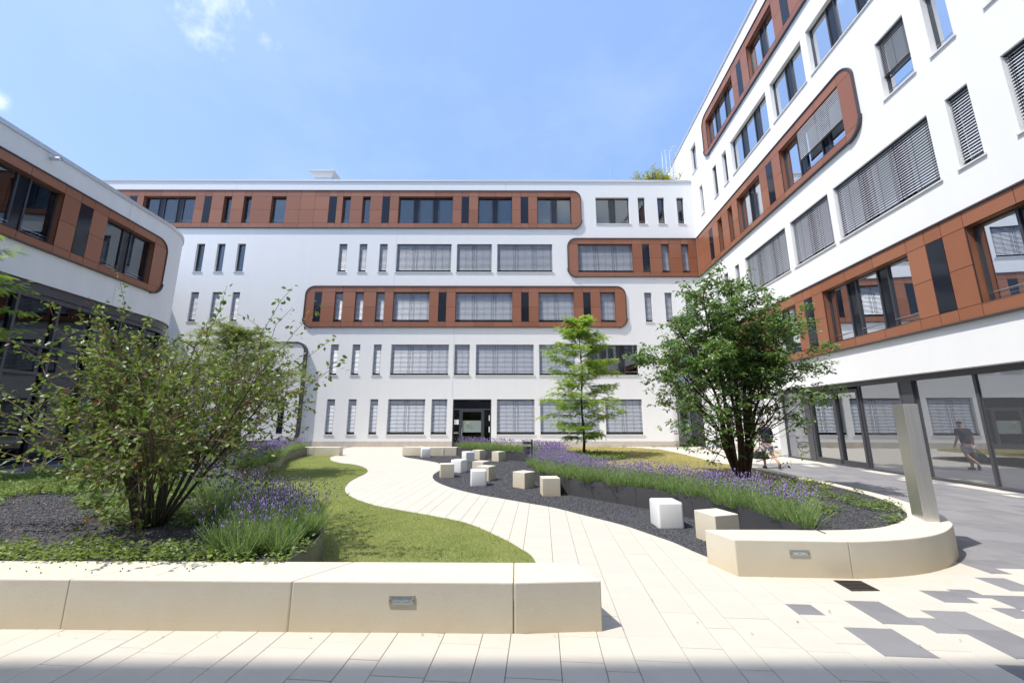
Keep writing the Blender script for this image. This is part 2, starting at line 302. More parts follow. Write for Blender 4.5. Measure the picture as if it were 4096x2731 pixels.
class Facade:
    def __init__(f, root, fr, wallmat='render_white', revmat=None):
        f.root, f.fr, f.holes, f.wm = root, fr, [], wallmat; f.cuts = []
    def wall(f, s0, s1, z0, z1, name='wall'):
        hs = [h for h in f.holes if h[0] < s1 and h[1] > s0 and h[2] < z1 and h[3] > z0]
        S = sorted({s0, s1} | {min(max(v, s0), s1) for h in hs for v in h[:2]}); Z = sorted({z0, z1} | {min(max(v, z0), z1) for h in hs for v in h[2:4]})
        b = MB(); fr = f.fr
        for j in range(len(Z) - 1):
            zc = (Z[j] + Z[j + 1]) / 2; run = None
            for i in range(len(S)):
                solid = i < len(S) - 1 and not any(h[0] < (S[i] + S[i + 1]) / 2 < h[1] and h[2] < zc < h[3] for h in hs)
                if solid and run is None: run = S[i]
                if not solid and run is not None:
                    b.quad(fr(run, Z[j], 0), fr(S[i], Z[j], 0), fr(S[i], Z[j + 1], 0), fr(run, Z[j + 1], 0)); run = None
        return b.build(name, f.wm, f.root)
    def window(f, s0, s1, z0, z1, panes=1, blind=1.0, revmat=None, rail=True, slats_apart=False, curtain=None, sill='sill', tinted=False, label=None, depth=0.24, blind_segs=None, dark_blind=False):
        """s0<s1 across the facade. Hole, reveals, frame, panes, blind, sill, rail."""
        fr = f.fr; f.holes.append((s0, s1, z0, z1)); w = s1 - s0
        b = MB(); t = 0.05; na, nb = -depth, -depth + 0.07
        B = lambda x0, x1, y0, y1, n0, n1: b.box(x0, x1, y0, y1, n0, n1, lambda a, c, d: fr(a, c, d))
        B(s0, s1, z0, z0 + t, na, nb); B(s0, s1, z1 - t, z1, na, nb); B(s0, s0 + t, z0 + t, z1 - t, na, nb); B(s1 - t, s1, z0 + t, z1 - t, na, nb)
        glasses = []; darks = []
        if panes == 1: glasses = [(s0 + t, s1 - t)]
        else:
            dk = 0.42; gw = (w - 2 * t - (panes - 1) * dk) / panes; x = s0 + t
            for k in range(panes):
                glasses.append((x, x + gw)); x += gw
                if k < panes - 1: darks.append((x, x + dk)); x += dk
        for (a, c) in glasses[1:]: B(a - 0.03, a + 0.03, z0 + t, z1 - t, na, nb + 0.012)
        for (a, c) in glasses[:-1]: B(c - 0.03, c + 0.03, z0 + t, z1 - t, na, nb + 0.012)
        win = b.build('window', 'frame', f.root, label=label)
        rv = MB(); rm = revmat or f.wm
        e = 0.001
        rv.quad(fr(s0 + e, z0, 0), fr(s0 + e, z0, -0.6), fr(s0 + e, z1, -0.6), fr(s0 + e, z1, 0)); rv.quad(fr(s1 - e, z0, -0.6), fr(s1 - e, z0, 0), fr(s1 - e, z1, 0), fr(s1 - e, z1, -0.6))
        rv.quad(fr(s0, z1 - e, 0), fr(s0, z1 - e, -0.6), fr(s1, z1 - e, -0.6), fr(s1, z1 - e, 0)); rv.quad(fr(s0, z0 + e, -0.6), fr(s0, z0 + e, 0), fr(s1, z0 + e, 0), fr(s1, z0 + e, -0.6))
        rv.build('reveal', rm, win)
        g = MB()
        for (a, c) in glasses:
            g.box(a, c, z0 + t, z1 - t, na + 0.02, na + 0.026, lambda a_, c_, d_: fr(a_, c_, d_))
            q = g.build('pane', 'glass_tinted' if tinted or blind > .99 else 'glass', win); g = MB()
        for (a, c) in darks:
            g.box(a, c, z0 + t, z1 - t, na + 0.02, na + 0.04, lambda a_, c_, d_: fr(a_, c_, d_)); g.build('dark_panel', 'spandrel', win); g = MB()
        # the room behind
        r = MB(); dn = -2.2
        A = [fr(s0 - .3, z0, na - .37), fr(s1 + .3, z0, na - .37), fr(s1 + .3, z1, na - .37), fr(s0 - .3, z1, na - .37), fr(s0 - .3, z0, dn), fr(s1 + .3, z0, dn), fr(s1 + .3, z1, dn), fr(s0 - .3, z1, dn)]
        if blind < 0.99:
            r.add(A, [(4, 5, 6, 7), (0, 4, 7, 3), (5, 1, 2, 6), (3, 7, 6, 2), (0, 1, 5, 4)]); r.build('room', 'room', win)
        else:
            r.quad(fr(s0, z0, -0.55), fr(s1, z0, -0.55), fr(s1, z1, -0.55), fr(s0, z1, -0.55)); r.build('room', 'interior', win)
        if curtain and blind < 0.99:
            for (ca, cb) in curtain:
                c = MB(); xa, xb = s0 + w * ca, s0 + w * cb; k = max(4, int((xb - xa) / 0.05)); pts = []
                for i in range(k + 1): pts.append((xa + (xb - xa) * i / k, -0.36 + 0.02 * (i % 2)))
                for i in range(k): c.quad(fr(pts[i][0], z0 + .02, pts[i][1]), fr(pts[i + 1][0], z0 + .02, pts[i + 1][1]), fr(pts[i + 1][0], z1 - .02, pts[i + 1][1]), fr(pts[i][0], z1 - .02, pts[i][1]))
                c.build('curtain', 'curtain', win)
        if blind > 0.05:
            segs = blind_segs or [(i / panes, (i + 1) / panes) for i in range(panes)]
            mn = -0.115; pitch = 0.089; zt = z1 - 0.05; zb = z1 - (z1 - z0 - 0.10) * blind
            cnt = int((zt - zb) / pitch); sm = 'slat_dark' if dark_blind else 'slat'
            bm = MB(); cm = MB()
            def slat(mb, a, c, z, tilt):
                dz, dn_ = 0.040 * math.sin(tilt), 0.040 * math.cos(tilt)
                p = [(-1, 0), (-0.4, 0.006), (0.4, 0.006), (1, 0)]
                rows = [(z - dz * q, mn + dn_ * q, k) for q, k in p]
                vs = []
                for (zz, nn, k) in rows: vs += [fr(a, zz + k, nn), fr(c, zz + k, nn)]
                mb.add(vs, [(2 * i, 2 * i + 1, 2 * i + 3, 2 * i + 2) for i in range(3)])
            for (fa, fb) in segs:
                a, c = s0 + w * fa + 0.012, s0 + w * fb - 0.012
                proto = None
                for i in range(cnt):
                    z = zt - 0.03 - i * pitch; tl = R(51)
                    if slats_apart:
                        if proto is None:
                            x = MB(); slat(x, a, c, zt - 0.03, tl); ob = x.build('slat', sm, win); proto = ob
                        else:
                            ob = proto.copy(); COL.objects.link(ob); ob.location = (0, 0, -i * pitch)
                    else: slat(bm, a, c, z, tl)
                bm_box = lambda m_, *q: m_.box(*q, lambda a_, c_, d_: fr(a_, c_, d_))
                bm_box(cm, a, c, zb - 0.03, zb, mn - .025, mn + .02)
                bm_box(cm, a - .012, c + .012, z1 - 0.035, z1 - 0.002, mn - .05, mn + .05)
                ww = c - a; ks = [0.10, 0.90] if ww < 0.8 else [0.08, 0.12, 0.5, 0.88, 0.92]
                cd = MB()
                for k in ks: bm_box(cm, a + ww * k - .004, a + ww * k + .004, zb, z1 - 0.05, mn + .036, mn + .040)
            if bm.v: bm.build('blind', sm, win, kind='stuff')
            cm.mi = 0; cm.build('blind_rail', 'cord', win)
        if sill:
            s = MB(); e0 = 0.06 if sill == 'sill' else 0.03
            s.box(s0 - e0, s1 + e0, z0 - 0.035, z0 + 0.004, -0.17, 0.05, lambda a_, c_, d_: fr(a_, c_, d_))
            s.box(s0 - e0, s0 - e0 + .02, z0 + 0.004, z0 + 0.03, 0.0, 0.05, lambda a_, c_, d_: fr(a_, c_, d_)); s.box(s1 + e0 - .02, s1 + e0, z0 + 0.004, z0 + 0.03, 0.0, 0.05, lambda a_, c_, d_: fr(a_, c_, d_))
            s.build('window_sill', sill, win)
        if rail and blind < 0.9:
            for (a, c) in glasses:
                q = MB(); q.tube([fr(a, z0 + 0.26, na + 0.10), fr(c, z0 + 0.26, na + 0.10)], 0.011, 6); q.tube([fr(a + .03, z0 + 0.14, na + 0.09), fr(c - .03, z0 + 0.14, na + 0.09)], 0.004, 4)
                q.build('guard_rail', 'chrome', win)
        return win
    def band(f, s0, s1, z0, z1, ends, opens, name='facade_panel', corner=0.62, mids=()):
        """rounded terracotta strip; opens = sorted list of (a,b,'w'|'s') spans between sill and head"""
        fr = f.fr; zs, zh = opens[0][3], opens[0][4]
        def rr(g):   # rounded outline, counter-clockwise in (s,z); g grows it
            P = []; r = corner + g; a0, a1, b0, b1 = s0 - g * (1 if ends[0] else 0), s1 + g * (1 if ends[1] else 0), z0 - g, z1 + g
            def arc(cx, cy, d0):
                for k in range(9): an = R(d0 + 90 * k / 8); P.append((cx + r * math.cos(an), cy + r * math.sin(an)))
            if ends[0]: arc(a0 + r, b0 + r, 180)
            else: P.append((a0, b0))
            if ends[1]: arc(a1 - r, b0 + r, 270); arc(a1 - r, b1 - r, 0)
            else: P.append((a1, b0)); P.append((a1, b1))
            if ends[0]: arc(a0 + r, b1 - r, 90)
            else: P.append((a0, b1))
            return P
        RR = rr(0); spans = []
        xs = [s0] + [v for o in opens for v in o[:2]] + [s1]
        cells = []
        # cladding between openings, split by the middle joint
        zm = (zs + zh) / 2; cur = s0
        for o in list(opens) + [(s1, s1, 'e')]:
            a, c = cur, o[0]
            if c - a > 0.03:
                first, last = a == s0 and ends[0], c == s1 and ends[1]
                n = max(1, round((c - a) / 1.15)) if c - a > 1.7 else 1
                for k in range(n):
                    x0, x1 = a + (c - a) * k / n, a + (c - a) * (k + 1) / n
                    if first or last: cells += [(x0, x1, z0, zs + .02, 0), (x0, x1, zs + .02, zh - .02, 0), (x0, x1, zh - .02, z1, 0)]
                    else: cells += [(x0, x1, zs, zm, 0), (x0, x1, zm, zh, 0), (x0, x1, z0, zs, 0), (x0, x1, zh, z1, 0)]
            if o[2] != 'e':
                n = 1 if o[1] - o[0] < 1.6 else (2 if o[1] - o[0] < 3 else 3)
                for k in range(n):
                    x0, x1 = o[0] + (o[1] - o[0]) * k / n, o[0] + (o[1] - o[0]) * (k + 1) / n
                    cells += [(x0, x1, z0, zs, 0), (x0, x1, zh, z1, 0)]
                cur = o[1]
        bk = MB(); g = 0.0075
        for (a, c, b, d_, _) in cells:
            p = clip([(a + g, b + g), (c - g, b + g), (c - g, d_ - g), (a + g, d_ - g)], RR)
            if not p: continue
            m = MB(); m.prism(p, 0.03, 0.05, lambda u, v, w: fr(u, v, w)); ob = m.build(name, 'terracotta', f.root)
            at = ob.data.attributes.new('var', 'FLOAT', 'POINT'); vv = random.random(); at.data.foreach_set('value', [vv] * len(ob.data.vertices))
            p = clip([(a - .004, b - .004), (c + .004, b - .004), (c + .004, d_ + .004), (a - .004, d_ + .004)], RR)
            bk.prism(p, 0.004, 0.02, lambda u, v, w: fr(u, v, w))
        bk.build('panel_backing', 'backing', f.root)
        for o in opens:
            if o[2] == 's':
                m = MB(); m.box(o[0] + g, o[1] - g, zs + g, zh - g, 0.02, 0.052, lambda a_, c_, d_: fr(a_, c_, d_)); m.build('dark_glass_panel', 'spandrel', f.root)
        # metal rim
        m = MB(); inner = rr(-0.004); outer = rr(0.045)
        n = len(inner); closed = ends[0] and ends[1]
        for i in range(n):
            j = (i + 1) % n
            a, c = inner[i], inner[j]; A, C_ = outer[i], outer[j]
            if not ends[1] and abs(a[0] - s1) < 1e-6 and abs(c[0] - s1) < 1e-6: continue
            if not ends[0] and abs(a[0] - s0) < 1e-6 and abs(c[0] - s0) < 1e-6: continue
            low = a[1] < zs + 0.25 and c[1] < zs + 0.25
            ext = 0.11 if low else 0.09
            vs = [fr(*a, 0.0), fr(*c, 0.0), fr(*c, ext), fr(*a, ext), fr(*A, 0.0), fr(*C_, 0.0), fr(*C_, ext), fr(*A, ext)]
            m.add(vs, [(0, 1, 2, 3), (5, 4, 7, 6), (3, 2, 6, 7), (0, 4, 5, 1)] )
        # the thicker drip profile that wraps the lower corners
        out2 = rr(0.085); in2 = rr(0.046)
        for i in range(n):
            j = (i + 1) % n
            if in2[i][1] > zs + 0.42 or in2[j][1] > zs + 0.42: continue
            if (not ends[1] and in2[i][0] > s1 - 1e-6) or (not ends[0] and in2[j][0] < s0 + 1e-6 and j == 0): continue
            straight = abs(in2[i][0] - in2[j][0]) > corner
            if straight: continue
            a, c, A, C_ = in2[i], in2[j], out2[i], out2[j]
            vs = [fr(*a, 0), fr(*c, 0), fr(*c, .12), fr(*a, .12), fr(*A, 0), fr(*C_, 0), fr(*C_, .12), fr(*A, .12)]
            m.add(vs, [(0, 1, 2, 3), (5, 4, 7, 6), (3, 2, 6, 7), (0, 3, 7, 4), (1, 5, 6, 2)])
        m.build('band_rim', 'rim', f.root)

# ================================================================== GROUND
gm = MB(); gm.box(-60, 60, -30, 90, -0.4, -0.016); ground = gm.build('ground', 'joint_sand', kind='structure')

PATH_L = catmull([(-8.83, 20.07), (-8.325, 18.92), (-7.781, 17.984), (-7.012, 17.139), (-6.535, 16.823), (-6.034, 16.298), (-5.519, 15.57), (-5.14, 14.785), (-4.959, 14.024), (-4.894, 13.197), (-4.779, 12.318), (-4.56, 11.464), (-4.342, 10.879), (-4.044, 10.282), (-3.679, 9.749), (-3.258, 9.27), (-2.85, 8.889), (-2.348, 8.54), (-1.843, 8.218), (-1.284, 7.839), (-0.726, 7.381), (-0.174, 6.584), (0.116, 6.063), (0.291, 5.574), (0.33, 4.28)], 6)
GRAV_NEAR = catmull([(-5.5, 20.8), (-5.552, 20.88), (-5.094, 19.905), (-4.397, 19.119), (-3.736, 18.301), (-3.174, 17.551), (-2.812, 16.631), (-2.618, 15.737), (-2.577, 14.936), (-2.605, 14.078), (-2.552, 13.437), (-2.422, 12.853), (-2.14, 12.117), (-1.717, 11.376), (-1.299, 10.8), (-0.761, 10.212), (-0.233, 9.749), (0.248, 9.327), (0.797, 8.858), (1.066, 8.54), (1.295, 8.235), (1.639, 7.783), (1.93, 7.388), (2.144, 6.969), (2.292, 6.659), (2.414, 6.387), (2.513, 6.039), (2.596, 5.79), (2.641, 5.667)], 6)
WALL_FAR = [(-2.76, 20.66), (-2.15, 19.95), (-1.45, 19.4), (-0.7, 18.85), (0.03, 18.25), (0.82, 17.45)]
NOTCH = [(1.05, 16.9), (1.18, 16.0), (1.12, 14.9), (0.88, 13.8), (0.68, 12.9)]
WALL_NEAR = [(0.724, 12.188), (0.827, 11.273), (1.275, 10.264), (2.162, 9.273), (2.931, 8.34), (3.319, 7.784), (3.504, 7.46), (3.694, 6.838), (3.763, 6.21), (3.835, 5.779), (3.911, 5.541), (3.903, 5.33)]
WALL_R = catmull([tuple(p) for p in WALL_FAR] + NOTCH + [tuple(p) for p in WALL_NEAR], 6)
BED_IN = [(3.875, 5.492), (4.44, 5.541), (4.868, 5.649), (5.301, 5.869), (5.711, 6.159), (5.986, 6.424), (6.21, 6.714), (6.513, 7.24), (6.732, 7.776), (6.929, 8.703), (7.006, 9.501), (6.98, 10.3), (7.07, 12.2), (6.86, 13.8), (6.976, 15.171), (7.164, 17.499), (7.168, 19.993)]
BENCH_IN = catmull([(2.498, 5.537), (3.436, 5.53), (3.887, 5.508), (4.44, 5.541), (4.868, 5.649), (5.301, 5.869), (5.711, 6.159), (5.986, 6.424), (6.21, 6.714), (6.513, 7.24), (6.732, 7.776), (6.929, 8.703), (7.006, 9.501), (6.97, 10.3), (7.06, 12.2), (6.85, 13.8)], 6)
BENCH_OUT = catmull([(2.639, 5.091), (3.133, 5.066), (3.672, 5.035), (4.016, 5.022), (4.453, 5.072), (4.947, 5.189), (5.394, 5.375), (5.782, 5.623), (6.053, 5.844), (6.139, 5.962), (6.44, 6.347), (6.638, 6.738), (6.793, 7.17), (6.983, 7.776), (7.089, 8.48), (7.199, 9.501), (7.207, 10.558), (7.38, 12.3), (7.12, 14.0)], 6)

# right bed outline (inside of bench, along planter wall, far lawn edge)
FAR_EDGE = catmull([(7.168, 19.993), (5.969, 21.243), (3.842, 21.63), (2.308, 21.435)] + [(0.8, 21.6), (-1.2, 21.3), (-2.7, 21.05)], 4)
BED_R = WALL_R + catmull([tuple(p) for p in BED_IN], 5)[2:] + FAR_EDGE[1:]
GRAVEL = GRAV_NEAR + [(p[0], p[1]) for p in WALL_R[::-1]]
WALL_L = catmull([(-2.27, 4.30), (-2.32, 5.1), (-2.7, 6.1), (-3.6, 7.2), (-4.9, 8.2), (-6.2, 9.3), (-7.2, 10.4), (-7.75, 11.5)] + [(-7.706, 12.578), (-8.056, 13.735), (-8.591, 15.421), (-9.561, 17.403), (-10.049, 19.269), (-10.281, 20.651)], 6)
LAWN_L = WALL_L + [(-8.9, 20.7)] + PATH_L
BED_L = WALL_L[::-1] + [(-2.27, 4.30), (-12.2, 4.45), (-13.1, 10.5), (-13.3, 14.0), (-14.3, 20.7)]

# --------- paving slabs: courses 0.24 / 0.405 / 0.327 m wide running towards the far building
rs = random.Random(5)
DV = Vector((0.0731, 0.9973, 0)).normalized(); EV = Vector((DV.y, -DV.x, 0))
ANG = math.atan2(EV.y, EV.x)
WID = [0.405, 0.327, 0.241]; LEN = [0.36, 0.48, 0.60, 0.72]
gone = [LAWN_L, BED_L, BED_R, GRAVEL]
slabs = []
p = 0.9973 * -1.955 - 0.0731 * 3.865; k = 0
starts = []
q = p; i = 0
while q < 15.5: starts.append((q, WID[i % 3], i)); q += WID[i % 3]; i += 1
q = p; i = -1
while q > -21: q -= WID[i % 3]; starts.append((q, WID[i % 3], i)); i -= 1
GREYS = [[(2.667, 4.394), (2.89, 4.382), (2.874, 4.161), (2.647, 4.174)], [(3.305, 4.468), (3.606, 4.456), (3.589, 3.991), (3.279, 3.995)], [(3.604, 4.117), (3.793, 4.11), (3.836, 3.837), (3.603, 3.837)], [(2.884, 3.944), (3.264, 3.921), (3.256, 3.482), (2.854, 3.501)], [(4.289, 4.714), (4.573, 4.707), (4.581, 4.423), (4.268, 4.423)], [(4.609, 4.741), (4.846, 4.741), (4.82, 4.532), (4.601, 4.532)], [(3.868, 4.253), (4.244, 4.243), (4.247, 3.885), (3.858, 3.899)], [(5.266, 5.073), (5.581, 5.066), (5.482, 4.667), (5.292, 4.707)], [(4.881, 4.586), (5.241, 4.586), (5.177, 4.275), (4.874, 4.248)], [(4.6, 4.308), (4.833, 4.308), (4.825, 4.092), (4.606, 4.092)], [(3.85, 3.892), (4.247, 3.885), (4.243, 3.452), (3.828, 3.452)], [(3.585, 3.389), (3.854, 3.385), (3.893, 3.13), (3.575, 3.13)], [(6.273, 5.643), (6.511, 5.633), (6.403, 5.316), (6.269, 5.338)], [(6.545, 6.211), (6.851, 6.211), (6.772, 5.823), (6.54, 5.823)]]
GR = []
for q in GREYS:
    pc = sum(v[0] * EV.x + v[1] * EV.y for v in q) / 4; tt_ = sorted(v[0] * DV.x + v[1] * DV.y for v in q); GR.append((pc, (tt_[0] + tt_[1]) / 2, (tt_[2] + tt_[3]) / 2))
forced = set()
for (a, w, ci) in starts:
    t = 1.0 + rs.random() * 0.5; mine = sorted([(g[1], g[2]) for g in GR if a <= g[0] < a + w])
    while t < 27.6:
        l = rs.choice(LEN)
        if mine and t + l > mine[0][0] - 0.12:
            if t < mine[0][0] - 0.12: l = mine[0][0] - t
            else:
                l = max(0.2, mine[0][1] - t); mine.pop(0); c = EV * (a + w / 2) + DV * (t + l / 2); forced.add((round(c.x, 3), round(c.y, 3)))
        c = EV * (a + w / 2) + DV * (t + l / 2); t += l
        if c.x > 13.9 or c.x < -18.9 or c.y < 1.3: continue
        slabs.append((c.x, c.y, w, l))
arr = np.array(slabs)
keep = np.ones(len(arr), bool)
cor = [(-.5, -.5), (.5, -.5), (.5, .5), (-.5, .5), (0, 0), (0, .5), (0, -.5)]
for poly in gone:
    allin = np.ones(len(arr), bool)
    for (u, v) in cor: allin &= inpoly(arr[:, 0] + EV.x * u * arr[:, 2] + DV.x * v * arr[:, 3], arr[:, 1] + EV.y * u * arr[:, 2] + DV.y * v * arr[:, 3], poly)
    keep &= ~allin
arr = arr[keep]
# visible wedge only
keep = (np.abs(arr[:, 0]) < arr[:, 1] * 1.45 + 1.2); arr = arr[keep]
def is_grey(x, y):
    if (round(float(x), 3), round(float(y), 3)) in forced: return True
    if 2.6 < y <= 5.45 and x > 1.5 and x < y * 1.26: return False
    if x < -10.5: return rs.random() < 0.93
    if y > 16.8 + (x - 9) * 0.2 or x < 1.5: return False
    if y > 5.45: return x > 5.2 and (rs.random() < 0.72 if 11.9 + 0.0731 * y - x < 0.9 else rs.random() < 0.995)
    edge = 2.5 + (y - 3.0) * 0.55 if y > 3.0 else 2.9
    if x < edge: return rs.random() < 0.02
    f = min(1.0, (x - edge) / 2.6)
    return rs.random() < 0.28 + 0.40 * f + (0.22 if y > 4.9 and x > 6 else 0)
def slab_mesh(w, l, grey):
    b = MB(); hw, hl = w / 2 - 0.0022, l / 2 - 0.0022; e = 0.003
    vs = [(-hw, -hl, -.02), (hw, -hl, -.02), (hw, hl, -.02), (-hw, hl, -.02), (-hw, -hl, -e), (hw, -hl, -e), (hw, hl, -e), (-hw, hl, -e), (-hw + e, -hl + e, 0), (hw - e, -hl + e, 0), (hw - e, hl - e, 0), (-hw + e, hl - e, 0)]
    fs = [(8, 9, 10, 11)] + [(i, (i + 1) % 4, 4 + (i + 1) % 4, 4 + i) for i in range(4)] + [(4 + i, 4 + (i + 1) % 4, 8 + (i + 1) % 4, 8 + i) for i in range(4)]
    return vs, fs
pav = bpy.data.objects.new('pavement', None); COL.objects.link(pav); pav['kind'] = 'structure'
order = np.argsort((arr[:, 0] ** 2 * 0.6 + (arr[:, 1] - 1.0) ** 2) / (arr[:, 2] * arr[:, 3]) ** 0.4)
cache = {}; far = {False: MB(), True: MB()}; farvar = {False: [], True: []}; cnt = 0
for oi in order:
    x, y, w, l = arr[oi]; g = is_grey(x, y); vs, fs = slab_mesh(w, l, g); vr = rs.random() if rs.random() < 0.75 else 0.0
    if cnt < 298 and y > 2.6:
        key = (round(float(w), 3), round(float(l), 3), g, int(vr * 3))
        if key not in cache:
            me = bpy.data.meshes.new('slab'); me.from_pydata(vs, [], fs); me.materials.append(MATS['slab_grey' if g else 'slab_beige'])
            at = me.attributes.new('var', 'FLOAT', 'POINT'); at.data.foreach_set('value', [int(vr * 3) / 2.5] * len(vs)); cache[key] = me
        o = bpy.data.objects.new('paving_slab', cache[key]); COL.objects.link(o); o.parent = pav; o.location = (x, y, rs.uniform(-.0012, .0012)); o.rotation_euler = (0, 0, ANG); cnt += 1
        if g: o['label'] = 'grey paving slab'
    else:
        far[g].add([(x + EV.x * v[0] + DV.x * v[1], y + EV.y * v[0] + DV.y * v[1], v[2]) for v in vs], fs); farvar[g] += [vr] * len(vs)
for g in (False, True):
    o = far[g].build('paving_slabs', 'slab_grey' if g else 'slab_beige', pav, kind='stuff'); at = o.data.attributes.new('var', 'FLOAT', 'POINT'); at.data.foreach_set('value', farvar[g])

lawn_l = flat(LAWN_L, 0.018, 'lawn', 'lawn_soil', kind='structure', skirt=0.03)
bed_l = flat(BED_L, 0.36, 'planting_bed', 'mulch', kind='structure')
lawn_r = flat(BED_R, 0.37, 'raised_lawn', 'lawn_soil_dry', kind='structure')
grav = flat(GRAVEL, 0.012, 'gravel_bed', 'gravel', kind='structure', skirt=0.02)

# ================================================================== BUILDINGS
random.seed(3)
# ---- far building
back = empty('office_building', 'white building across the far side of the courtyard with three rounded rust brown bands', 'building', (0, 27.35, 0))
fb = Facade(back, fr_back)
TB = 'terracotta'
C1 = [(0.05, 0.3)]; 
for (a, b) in [(-27.53, -23.68), (-8.47, -4.43)]: fb.window(a, b, SILL[4], HEAD[4], 3, 0, TB, sill='rim', curtain=[(0.02, 0.25), (0.4, 0.6), (0.76, 0.98)])
for (a, b) in [(-2.53, 0.0), (1.89, 4.42)]: fb.window(a, b, SILL[4], HEAD[4], 2, 0, TB, sill='rim', curtain=[(0.03, 0.38), (0.63, 0.98)])
for (a, b) in [(-21.53, -20.96), (-20.05, -19.49), (-17.97, -16.89), (-12.66, -12.08), (-11.17, -10.6)]: fb.window(a, b, SILL[4], HEAD[4], 1, 0, TB, sill='rim', curtain=[(0.1, 0.9)])
for (a, b) in [(6.28, 8.79)]: fb.window(a, b, SILL[4], HEAD[4], 2, 0)
for (a, b) in [(9.46, 9.99), (10.92, 11.45), (12.38, 12.9)]: fb.window(a, b, SILL[4], HEAD[4], 1, 0)
op = sorted([(a, b, 'w') for a, b in [(-27.53, -23.68), (-8.47, -4.43), (-2.53, 0.0), (1.89, 4.42), (-21.53, -20.96), (-20.05, -19.49), (-17.97, -16.89), (-12.66, -12.08), (-11.17, -10.6)]] + [(a, b, 's') for a, b in [(-22.99, -22.46), (-13.67, -13.11), (-9.69, -9.14), (-3.76, -3.22), (0.65, 1.21), (-28.58, -28.03)]])
fb.band(-31, 5.14, SILL[4] - .38, HEAD[4] + .46, (False, True), [o + (SILL[4], HEAD[4]) for o in op])
for (a, b) in [(-23.05, -22.46), (-21.55, -20.97), (-20.07, -19.48)]: fb.window(a, b, SILL[3], HEAD[3], 1, 0)
for (a, b) in [(-12.65, -12.06), (-11.17, -10.6), (-9.69, -9.11)]: fb.window(a, b, SILL[3], HEAD[3], 1, 1)
for (a, b) in [(-8.43, -4.43), (-1.08, 2.95)]: fb.window(a, b, SILL[3], HEAD[3], 3, 1)
for (a, b) in [(-4.03, -1.48)]: fb.window(a, b, SILL[3], HEAD[3], 2, 1)
W3 = [(4.82, 8.81), (10.93, 11.5), (12.41, 12.94)]
fb.window(*W3[0], SILL[3], HEAD[3], 3, 1, TB, sill='rim'); fb.window(*W3[1], SILL[3], HEAD[3], 1, 1, TB, sill='rim'); fb.window(*W3[2], SILL[3], HEAD[3], 1, 1, TB, sill='rim')
op = sorted([(a, b, 'w') for a, b in W3] + [(a, b, 's') for a, b in [(9.53, 10.04)]])
fb.band(4.09, 13.56, SILL[3] - .34, HEAD[3] + .42, (True, False), [o + (SILL[3], HEAD[3]) for o in op])
W2 = [(-12.61, -12.06), (-11.16, -10.58), (-9.68, -9.09), (-8.45, -5.89), (-4.02, 0.02), (1.89, 4.41), (6.3, 7.35)]
for i, (a, b) in enumerate(W2): fb.window(a, b, SILL[2], HEAD[2], [1, 1, 1, 2, 3, 2, 1][i], 1, TB, sill='rim')
op = sorted([(a, b, 'w') for a, b in W2] + [(a, b, 's') for a, b in [(-14.06, -13.56), (-5.23, -4.68), (0.66, 1.19), (5.09, 5.6)]])
fb.band(-14.7, 8.11, SILL[2] - .38, HEAD[2] + .42, (True, True), [o + (SILL[2], HEAD[2]) for o in op])
for (a, b) in [(9.48, 10.0), (10.94, 11.46), (12.4, 12.92), (-22.91, -22.36), (-21.4, -20.91), (-19.96, -19.43)]: fb.window(a, b, SILL[2], HEAD[2], 1, 1)
for (a, b) in [(-12.62, -12.07), (-11.12, -10.57), (-9.64, -9.09), (-4.01, -2.94)]: fb.window(a, b, SILL[1], HEAD[1], 1, 1)
for (a, b) in [(-8.41, -4.4), (-2.51, 1.51)]: fb.window(a, b, SILL[1], HEAD[1], 3, 1)
for (a, b) in [(1.89, 4.4)]: fb.window(a, b, SILL[1], HEAD[1], 2, 1)
for (a, b) in [(5.24, 8.77)]: fb.window(a, b, SILL[1], HEAD[1], 3, 0)
for (a, b) in [(-12.56, -12.01), (-11.1, -10.55), (-9.63, -9.09), (-5.46, -4.4)]: fb.window(a, b, SILL[0], HEAD[0], 1, 1)
for (a, b) in [(-8.41, -5.89), (-1.03, 1.53), (6.32, 8.84)]: fb.window(a, b, SILL[0], HEAD[0], 2, 1)
for (a, b) in [(1.91, 5.92)]: fb.window(a, b, SILL[0], HEAD[0], 3, 1)
# glazed entrance door
DX0, DX1 = (-4.01, -1.4)
fb.holes.append((DX0, DX1, 0, HEAD[0]))
def fbx(b, x0, x1, z0, z1, n0, n1): b.box(x0, x1, z0, z1, n0, n1, lambda a_, c_, d_: fr_back(a_, c_, d_))
b = MB(); n0, n1 = -0.16, -0.06
fbx(b, DX0, DX0 + .07, 0, HEAD[0], n0, n1); fbx(b, DX1 - .07, DX1, 0, HEAD[0], n0, n1); fbx(b, DX0 + .07, DX1 - .07, HEAD[0] - .07, HEAD[0], n0, n1)
fbx(b, DX0 + .07, DX1 - .07, 2.42, 2.52, n0, n1); fbx(b, DX0 + .45, DX0 + .57, 0, 2.42, n0, n1); fbx(b, DX1 - .58, DX1 - .48, 0, 2.42, n0, n1)
fbx(b, DX0 + .07, DX0 + .45, 0, .3, n0, n1); fbx(b, DX1 - .48, DX1 - .07, 0, .3, n0, n1); fbx(b, DX0 + .07, DX0 + .45, .82, 1.0, n0, n1); fbx(b, DX0 + .57, DX1 - .58, 2.3, 2.42, n0, n1)
door = b.build('entrance_door', 'frame', back, label='dark framed glazed entrance door with flower sticker')
b = MB(); fbx(b, DX0 + .57, DX1 - .58, 0.02, .34, n0, n1 + .01); fbx(b, DX0 + .57, DX0 + .67, .34, 2.3, n0, n1 + .01); fbx(b, DX1 - .68, DX1 - .58, .34, 2.3, n0, n1 + .01); b.build('door_leaf', 'frame', door)
